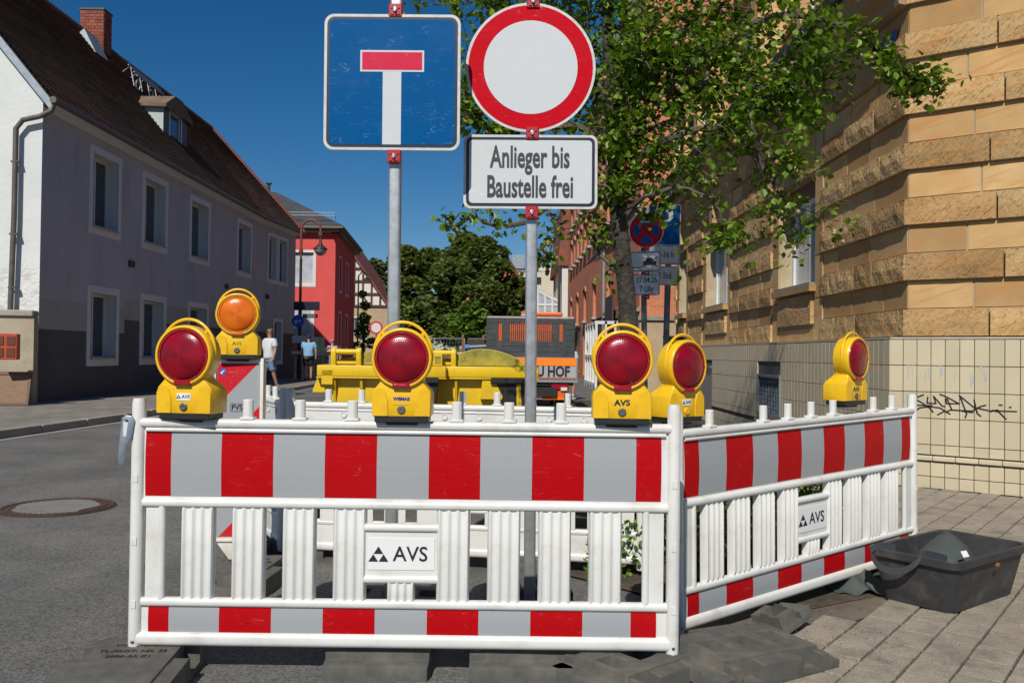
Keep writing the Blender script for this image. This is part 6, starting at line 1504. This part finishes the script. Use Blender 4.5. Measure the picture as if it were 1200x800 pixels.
for (q, f_, bi_) in nodes:
    d_ = dens.get(bi_, 1.3)
    for _ in range(2 if bi_ in (0,7,13) else 3):
        if r.random() > d_: continue
        L_ = r.uniform(.06,.34) * (1.25 if bi_ in (1,2,8,12,3,5,14) else .6); dv = Vector((r.gauss(0,1), r.gauss(0,1.1), r.gauss(.1,.9))).normalized()*L_
        if bi_ == 0 and f_ > .5: dv *= .55
        e = q+dv; m_ = q.lerp(e,.5)+Vector((0,0,.03)); twigs.tube([q, m_, e], [.004,.003,.002], 4, cap=False)
        cluster(e, dv, int(13*d_), .045); cluster(m_, dv, int(5*d_), .04)
        if r.random() < .22: 
            for _k in range(r.randint(1,3)): fruits.append(e+Vector((r.gauss(0,.03),r.gauss(0,.03),-.02+r.gauss(0,.03))))
# volume of the crown (seen part follows the real outline; unseen high clumps added to shade the parking signs)
BLOB = [(722,215,5.85,.10),(728,165,5.85,.14),(735,120,5.8,.2),(790,80,5.8,.24),(845,90,5.7,.2),(750,70,5.7,.25),(765,30,6.0,.26),(700,110,6.1,.24),(745,170,5.95,.24),(690,215,6.1,.13),(705,255,6.15,.11),(800,60,6.0,.26),(760,60,5.9,.36),(815,105,5.8,.25),(770,150,5.8,.30),(860,180,5.6,.14),(690,60,6.2,.30),(795,205,5.7,.15),(700,160,6.1,.22),(740,110,6.3,.4),(880,60,5.8,.2),(840,10,6,.35),(920,100,5.6,.13),(650,20,6.3,.28),(590,5,6.4,.16),(702,230,6.1,.10),(712,275,6.1,.07),(655,262,6.1,.05),(640,302,6.1,.04),(550,135,6,.11),(545,95,6,.07),(690,-50,6.2,.5),(800,-60,6.2,.5),(600,-60,6.4,.4),(930,-30,5.9,.35),(745,200,6.0,.25),(935,250,5.5,.07),(930,275,5.5,.08),(850,275,5.5,.09),(945,130,5.5,.10),(960,50,5.5,.12),(1045,75,5.45,.07),(1080,95,5.4,.055),(1020,55,5.45,.07),(525,262,6,.05),(600,262,6,.045),(590,155,6,.09),(875,140,5.8,.17),(790,260,5.6,.07),(668,-598,6,.7),(700,-660,6,.7),(690,-540,6,.6),(775,238,6.0,.07),(765,250,6.0,.06),(716,-480,6.2,.8),(790,-560,6.4,.8),(640,-520,6.0,.7),(720,-720,6.4,.8),(850,-420,6.6,.7),(560,-330,6.1,.6),(720,-150,6.2,.7),(840,-190,6.3,.6),(610,-170,6.4,.5)]
for (px, py, Y, R2) in BLOB:
    c = at(px, py, Y); n_ = int(26 + 1250*R2**2.2) if R2 > .08 else 26
    for _ in range(n_):
        dv = Vector((r.gauss(0,1), r.gauss(0,1), r.gauss(0,1))).normalized() * R2 * r.uniform(.2,1)**.6
        e = c+dv
        if noise.noise(e*4.2) < -.06: continue
        cluster(e, dv, 4 if R2 > .08 else 2, .04 if R2 > .08 else .03)
    for _ in range(int(10*R2)+1): e = c+Vector((r.gauss(0,R2*.6),r.gauss(0,R2*.6),r.gauss(0,R2*.6))); fruits += [e+Vector((r.gauss(0,.025),r.gauss(0,.02),r.gauss(0,.02))) for _k in range(3)]
    if R2 > .2:
        for _ in range(9):
            dv = Vector((r.gauss(0,1), r.gauss(0,1), r.gauss(0,1))).normalized()*R2; twigs.tube([c-dv*.3, c+dv*.4+Vector((0,0,.03)), c+dv], [.008,.005,.0025], 5, cap=False)
tw = twigs.build('branches', twig_m, t, kind='stuff', smooth=True)
cam_f = Vector((0,0,CH))
def inview(p_): 
    u = p_.x/p_.y; v = (p_.z-CH)/p_.y; return abs(u) < .58 and -.35 < v < .40
order = sorted(range(len(leaves)), key=lambda i: (0 if inview(leaves[i][0]) else 1, leaves[i][0].y))
one = MB(); leafshape(one, Matrix.Identity(4), .048); LM = one.mesh('leaf', leaf_mat('pear_leaf_single', (.075,.15,.008), (.17,.27,.018), .42, .38, .001))
sel = set(order[:280]); crown = MB(); crown.M = ti.copy()
for i, (p_, s_) in enumerate(leaves):
    R3 = rand_rot(r, .3)
    if i in sel:
        o = bpy.data.objects.new('leaf', LM); COL.objects.link(o); o.parent = t; o.matrix_local = ti @ Matrix.Translation(p_) @ R3
    else: leafshape(crown, Matrix.Translation(p_) @ R3, s_)
crown.build('crown', pear_leaf, t, kind='stuff')
print('LEAVES', len(leaves))
fr = MB(); fr.M = ti.copy()
for f_ in fruits[:420]: 
    rr_ = r.uniform(.012,.018); fr.lathe([(rr_*.3,-rr_),(rr_*.85,-rr_*.5),(rr_,0),(rr_*.8,rr_*.55),(rr_*.35,rr_)], 8, 2, c=tuple(f_))
fr.build('fruit', fruit_m, t, smooth=True, kind='stuff')

def far_tree(name, label, base, blobs, n, size, m, trunkr=.3, seed=1, cat='tree', group=None):
    t = thing(name, label, cat, tuple(base), (0,0,0), group); r = random.Random(seed); B0 = Vector(base); mb = MB()
    zc_ = sum(b[2] for b in blobs)/len(blobs)
    tk = MB(); tk.tube([(0,0,-.1),(0,0,zc_*.4),(.1,0,zc_*.75)], [trunkr,trunkr*.75,trunkr*.35], 10)
    for b in blobs[:6]: tk.tube([(0,0,zc_*.35),(b[0]*.5,b[1]*.5,zc_*.35+(b[2]-zc_*.35)*.6),(b[0],b[1],b[2])], [trunkr*.4,trunkr*.25,.03], 6)
    tk.build('trunk', bark, t, smooth=True)
    tot = sum(b[3]**2 for b in blobs)
    for (x, y, z, R2) in blobs:
        k = int(n*R2**2/tot)
        for _ in range(k):
            d = Vector((r.gauss(0,1), r.gauss(0,1), r.gauss(0,1))).normalized(); rad_ = R2*(r.uniform(.55,1.06)); p_ = Vector((x,y,z))+Vector((d.x*rad_,d.y*rad_,d.z*rad_*.85))
            if noise.noise((p_+B0)*(1.7/R2)) < -.22: continue
            if p_.z < .1: continue
            s_ = size*r.uniform(.6,1.4); M_ = Matrix.Translation(p_) @ Matrix.Rotation(r.uniform(0,6.28),4,'Z') @ Matrix.Rotation(r.uniform(-1.2,1.2),4,'X')
            i = [mb.pt(M_ @ Vector(v)*1) for v in ((-.5*s_,0,0),(0,-.35*s_,.1*s_),(.5*s_,0,0),(0,.4*s_,-.05*s_))]; mb.face(i)
    mb.build('crown', m, t, kind='stuff'); return t
fl1 = leaf_mat('far_leaf_dark', (.115,.165,.028), (.17,.215,.045), .6, .5, .45); fl2 = leaf_mat('far_leaf_light', (.10,.19,.02), (.16,.26,.03), .6, .3, .35); fl3 = leaf_mat('far_leaf_olive', (.10,.13,.03), (.17,.17,.045), .6, .3, .35)
def blobs(lst, Y, base):
    out = []
    for px, py, rp_, dy in lst:
        p_ = at(px, py, Y+dy); out.append((p_.x-base[0], dy, p_.z, rp_*Y/F))
    return out
b0_ = (at(552,400,66).x, 66, 0)
far_tree('large_tree', 'big dark green broad tree filling the end of the street', b0_, blobs([(552,300,26,0),(530,325,26,-2),(580,322,24,0),(600,350,20,1),(520,360,22,-1),(560,350,30,-2),(590,378,20,-1),(505,305,18,2),(545,285,16,1),(567,292,18,1),(585,300,14,1),(530,385,22,-2),(565,383,20,-3),(605,332,10,1),(612,345,8,0),(535,305,20,1)], 66, b0_), 42000, .34, fl1, .55, 5)
b1_ = (at(470,400,78).x, 78, 0)
far_tree('bushy_tree', 'mid green tree left of the big dark tree, beyond the steel pole', b1_, blobs([(475,305,20,0),(500,320,22,2),(480,345,26,0),(455,350,18,0),(500,370,26,-2),(470,385,24,-2),(478,298,12,0),(438,385,12,0)], 78, b1_), 11000, .5, fl1, .4, 6)
b2_ = (at(445,400,85).x, 85, 0)
far_tree('autumn_tree', 'loose yellowish olive tree above the half timbered roof', b2_, blobs([(440,315,14,0),(452,330,18,0),(462,312,10,0),(436,335,14,0),(430,312,7,0),(466,350,16,0)], 85, b2_), 3600, .45, fl3, .25, 8)
b3_ = (at(555,400,50).x, 50, 0)
far_tree('bright_shrub', 'bright green rounded shrub in front of the big tree beside the truck', b3_, blobs([(550,365,13,0),(540,378,13,0),(562,372,12,0),(550,388,18,0),(575,388,10,0),(532,392,10,0)], 50, b3_), 5000, .30, fl2, .12, 9, 'shrub')
b4_ = (at(426,400,58).x, 58, 0)
far_tree('climbing_shrub', 'dark leafy shrub against the half timbered house', b4_, blobs([(427,372,7,0),(424,390,9,0),(428,358,6,0),(425,345,5,0),(426,380,8,0),(420,408,9,0),(436,402,8,0)], 58, b4_), 2600, .20, fl2, .08, 10, 'shrub')
b5_ = (at(606,390,60).x, 60, 0)
far_tree('small_round_shrub', 'small green shrub between the pale block and the truck cage', b5_, blobs([(606,368,5,0),(604,378,7,0)], 60, b5_), 700, .18, fl2, .06, 12, 'shrub')
# horizon wood closing the view
mb = MB(); r = random.Random(77)
for k in range(9000):
    X = r.uniform(-160,160); h = 7+3*noise.noise(Vector((X*.06,0,0)))+2.5*noise.noise(Vector((X*.25,3,0))); z = h*r.random()**.7; s_ = r.uniform(.7,1.6)
    M_ = Matrix.Translation((X,165+r.uniform(-5,5),z)) @ Matrix.Rotation(r.uniform(0,6.28),4,'Z') @ Matrix.Rotation(r.uniform(-1.2,1.2),4,'X')
    mb.face([mb.pt(M_ @ Vector(v)) for v in ((-.5*s_,0,0),(0,-.4*s_,.1),(.5*s_,0,0),(0,.4*s_,-.1))])
tag(mb.build('far_wood', fl1, None, kind='stuff'), 'far dark green wood along the horizon behind all houses', 'wood')

# shrubs in the bed behind the receding barrier
bush_l = leaf_mat('hedge_leaf', (.07,.16,.012), (.14,.25,.025), .45, .3, .45)
def bush(label, loc, R2, h, n, seed, m=bush_l, s=.035, grp='shrubs in the bed behind the barrier'):
    t = thing('shrub', label, 'shrub', loc, (0,0,0), grp); r = random.Random(seed); mb = MB(); st = MB()
    for k in range(16):
        a = r.uniform(0,6.28); e = (R2*.8*math.cos(a)*r.random()**.5, R2*.8*math.sin(a)*r.random()**.5, h*r.uniform(.5,1)); st.tube([(e[0]*.2,e[1]*.2,0),(e[0]*.6,e[1]*.6,e[2]*.6),e], [.008,.005,.002], 5, cap=False)
    st.build('stems', twig_m, t)
    for _ in range(n):
        a = r.uniform(0,6.28); q = r.random()**.5; z = h*r.uniform(.08,1.0); k = math.sqrt(max(.1,1-(z/h-.45)**2*2.2)); p_ = Vector((R2*q*k*math.cos(a), R2*q*k*math.sin(a), z))
        if noise.noise((p_+Vector(loc))*9) < -.2: continue
        leafshape(mb, Matrix.Translation(p_) @ rand_rot(r), s*r.uniform(.6,1.3))
    mb.build('foliage', m, t, kind='stuff'); return t
bush('green shrub behind the left gaps of the receding barrier', (1.25,4.78,0), .34, .76, 3200, 21)
bush('green shrub behind the logo plate of the receding barrier', (1.72,5.2,0), .38, .74, 3200, 22)
bush('sparse green shrub behind the right gaps of the receding barrier', (2.15,6.0,0), .36, .60, 1700, 23)
bush('shrub between the rear barrier and the corner post, seen through the front slats', (.90,5.35,0), .30, .68, 2000, 24)
bush('low weed beside the tree foot, seen through the front slats', (.66,4.95,0), .16, .36, 420, 25)
bush('weedy plant rising at the tree foot left of the second right lamp', (.98,6.3,0), .22, .98, 1100, 26, s=.03)
def weed(label, loc, h, n, seed):
    t = thing('weed', label, 'weed', loc, (0,0,0), 'single weeds around the barriers'); r = random.Random(seed); mb = MB(); mb.tube([(0,0,0),(.01,0,h*.5),(.0,.01,h)], [.004,.003,.001], 5)
    mb.build('stem', bush_l, t); mb = MB()
    for k in range(n): leafshape(mb, Matrix.Translation((0,0,h*(.25+.75*k/n))) @ Matrix.Rotation(k*2.4,4,'Z') @ Matrix.Rotation(rad(35),4,'X'), .035*(1.2-k/n))
    mb.build('leaf_whorl', bush_l, t)
q = at(649,485,6.2); weed('upright weed showing above the rear barrier left of the truck light', (q.x,6.2,0), at(649,466,6.2).z, 22, 3)
weed('small weed at the far end of the receding barrier', (2.36,5.35,0), .20, 9, 4)
weed('small weed under the rear barrier between the slats', (.42,4.72,0), .28, 12, 5)
# litter and pebbles near the plates
r = random.Random(5); mb = MB()
for _ in range(230):
    x, y = r.gauss(1.3,.28), r.gauss(4.0,.28)
    if y < 3.15: continue
    s_ = r.uniform(.002,.006); mb.M = Matrix.Translation((x,y,.021)) @ Matrix.Rotation(r.random()*6,4,'Z') @ Matrix.Rotation(r.random(),4,'X'); mb.box((0,0,0),(s_,s_*1.3,s_*.7), r.choice([0,0,0,1,2]), taper=.3)
mb.build('pebble_litter', [mat('pebble', (.09,.085,.08), .9), mat('dead_leaf_brown', (.12,.05,.02), .9), mat('pebble_pale', (.22,.2,.17), .9)], rp, kind='stuff')
mb = MB(); r = random.Random(6)
for _ in range(500):
    x, y = r.uniform(-4.5,1.0), r.uniform(2.8,9); s_ = r.uniform(.002,.006); mb.M = Matrix.Translation((x,y,.002)) @ Matrix.Rotation(r.random()*6,4,'Z'); mb.box((0,0,0),(s_,s_*1.4,s_*.8), r.choice([0,1,1]), taper=.3)
tag(mb.build('grit', [mat('grit_dark', (.10,.095,.09), .9), mat('grit_pale', (.22,.21,.19), .9)], None, kind='stuff'), 'scattered loose grit lying on the asphalt', 'grit')
for x, y, a, lab in ((1.34,4.38,.5,'cigarette end with orange filter on the dirt beneath the receding barrier'),(1.22,4.30,2.2,'second cigarette end lying nearer the broken base plate')):
    t = thing('cigarette_end', lab, 'cigarette', (x,y,.024), (0,0,a)); MB().tube([(0,0,0),(.012,0,0)], .004, 8).build('filter', mat('filter_orange', (.6,.25,.05), .8), t); MB().tube([(.012,0,0),(.03,0,0)], .004, 8).build('paper', sticker_w, t)
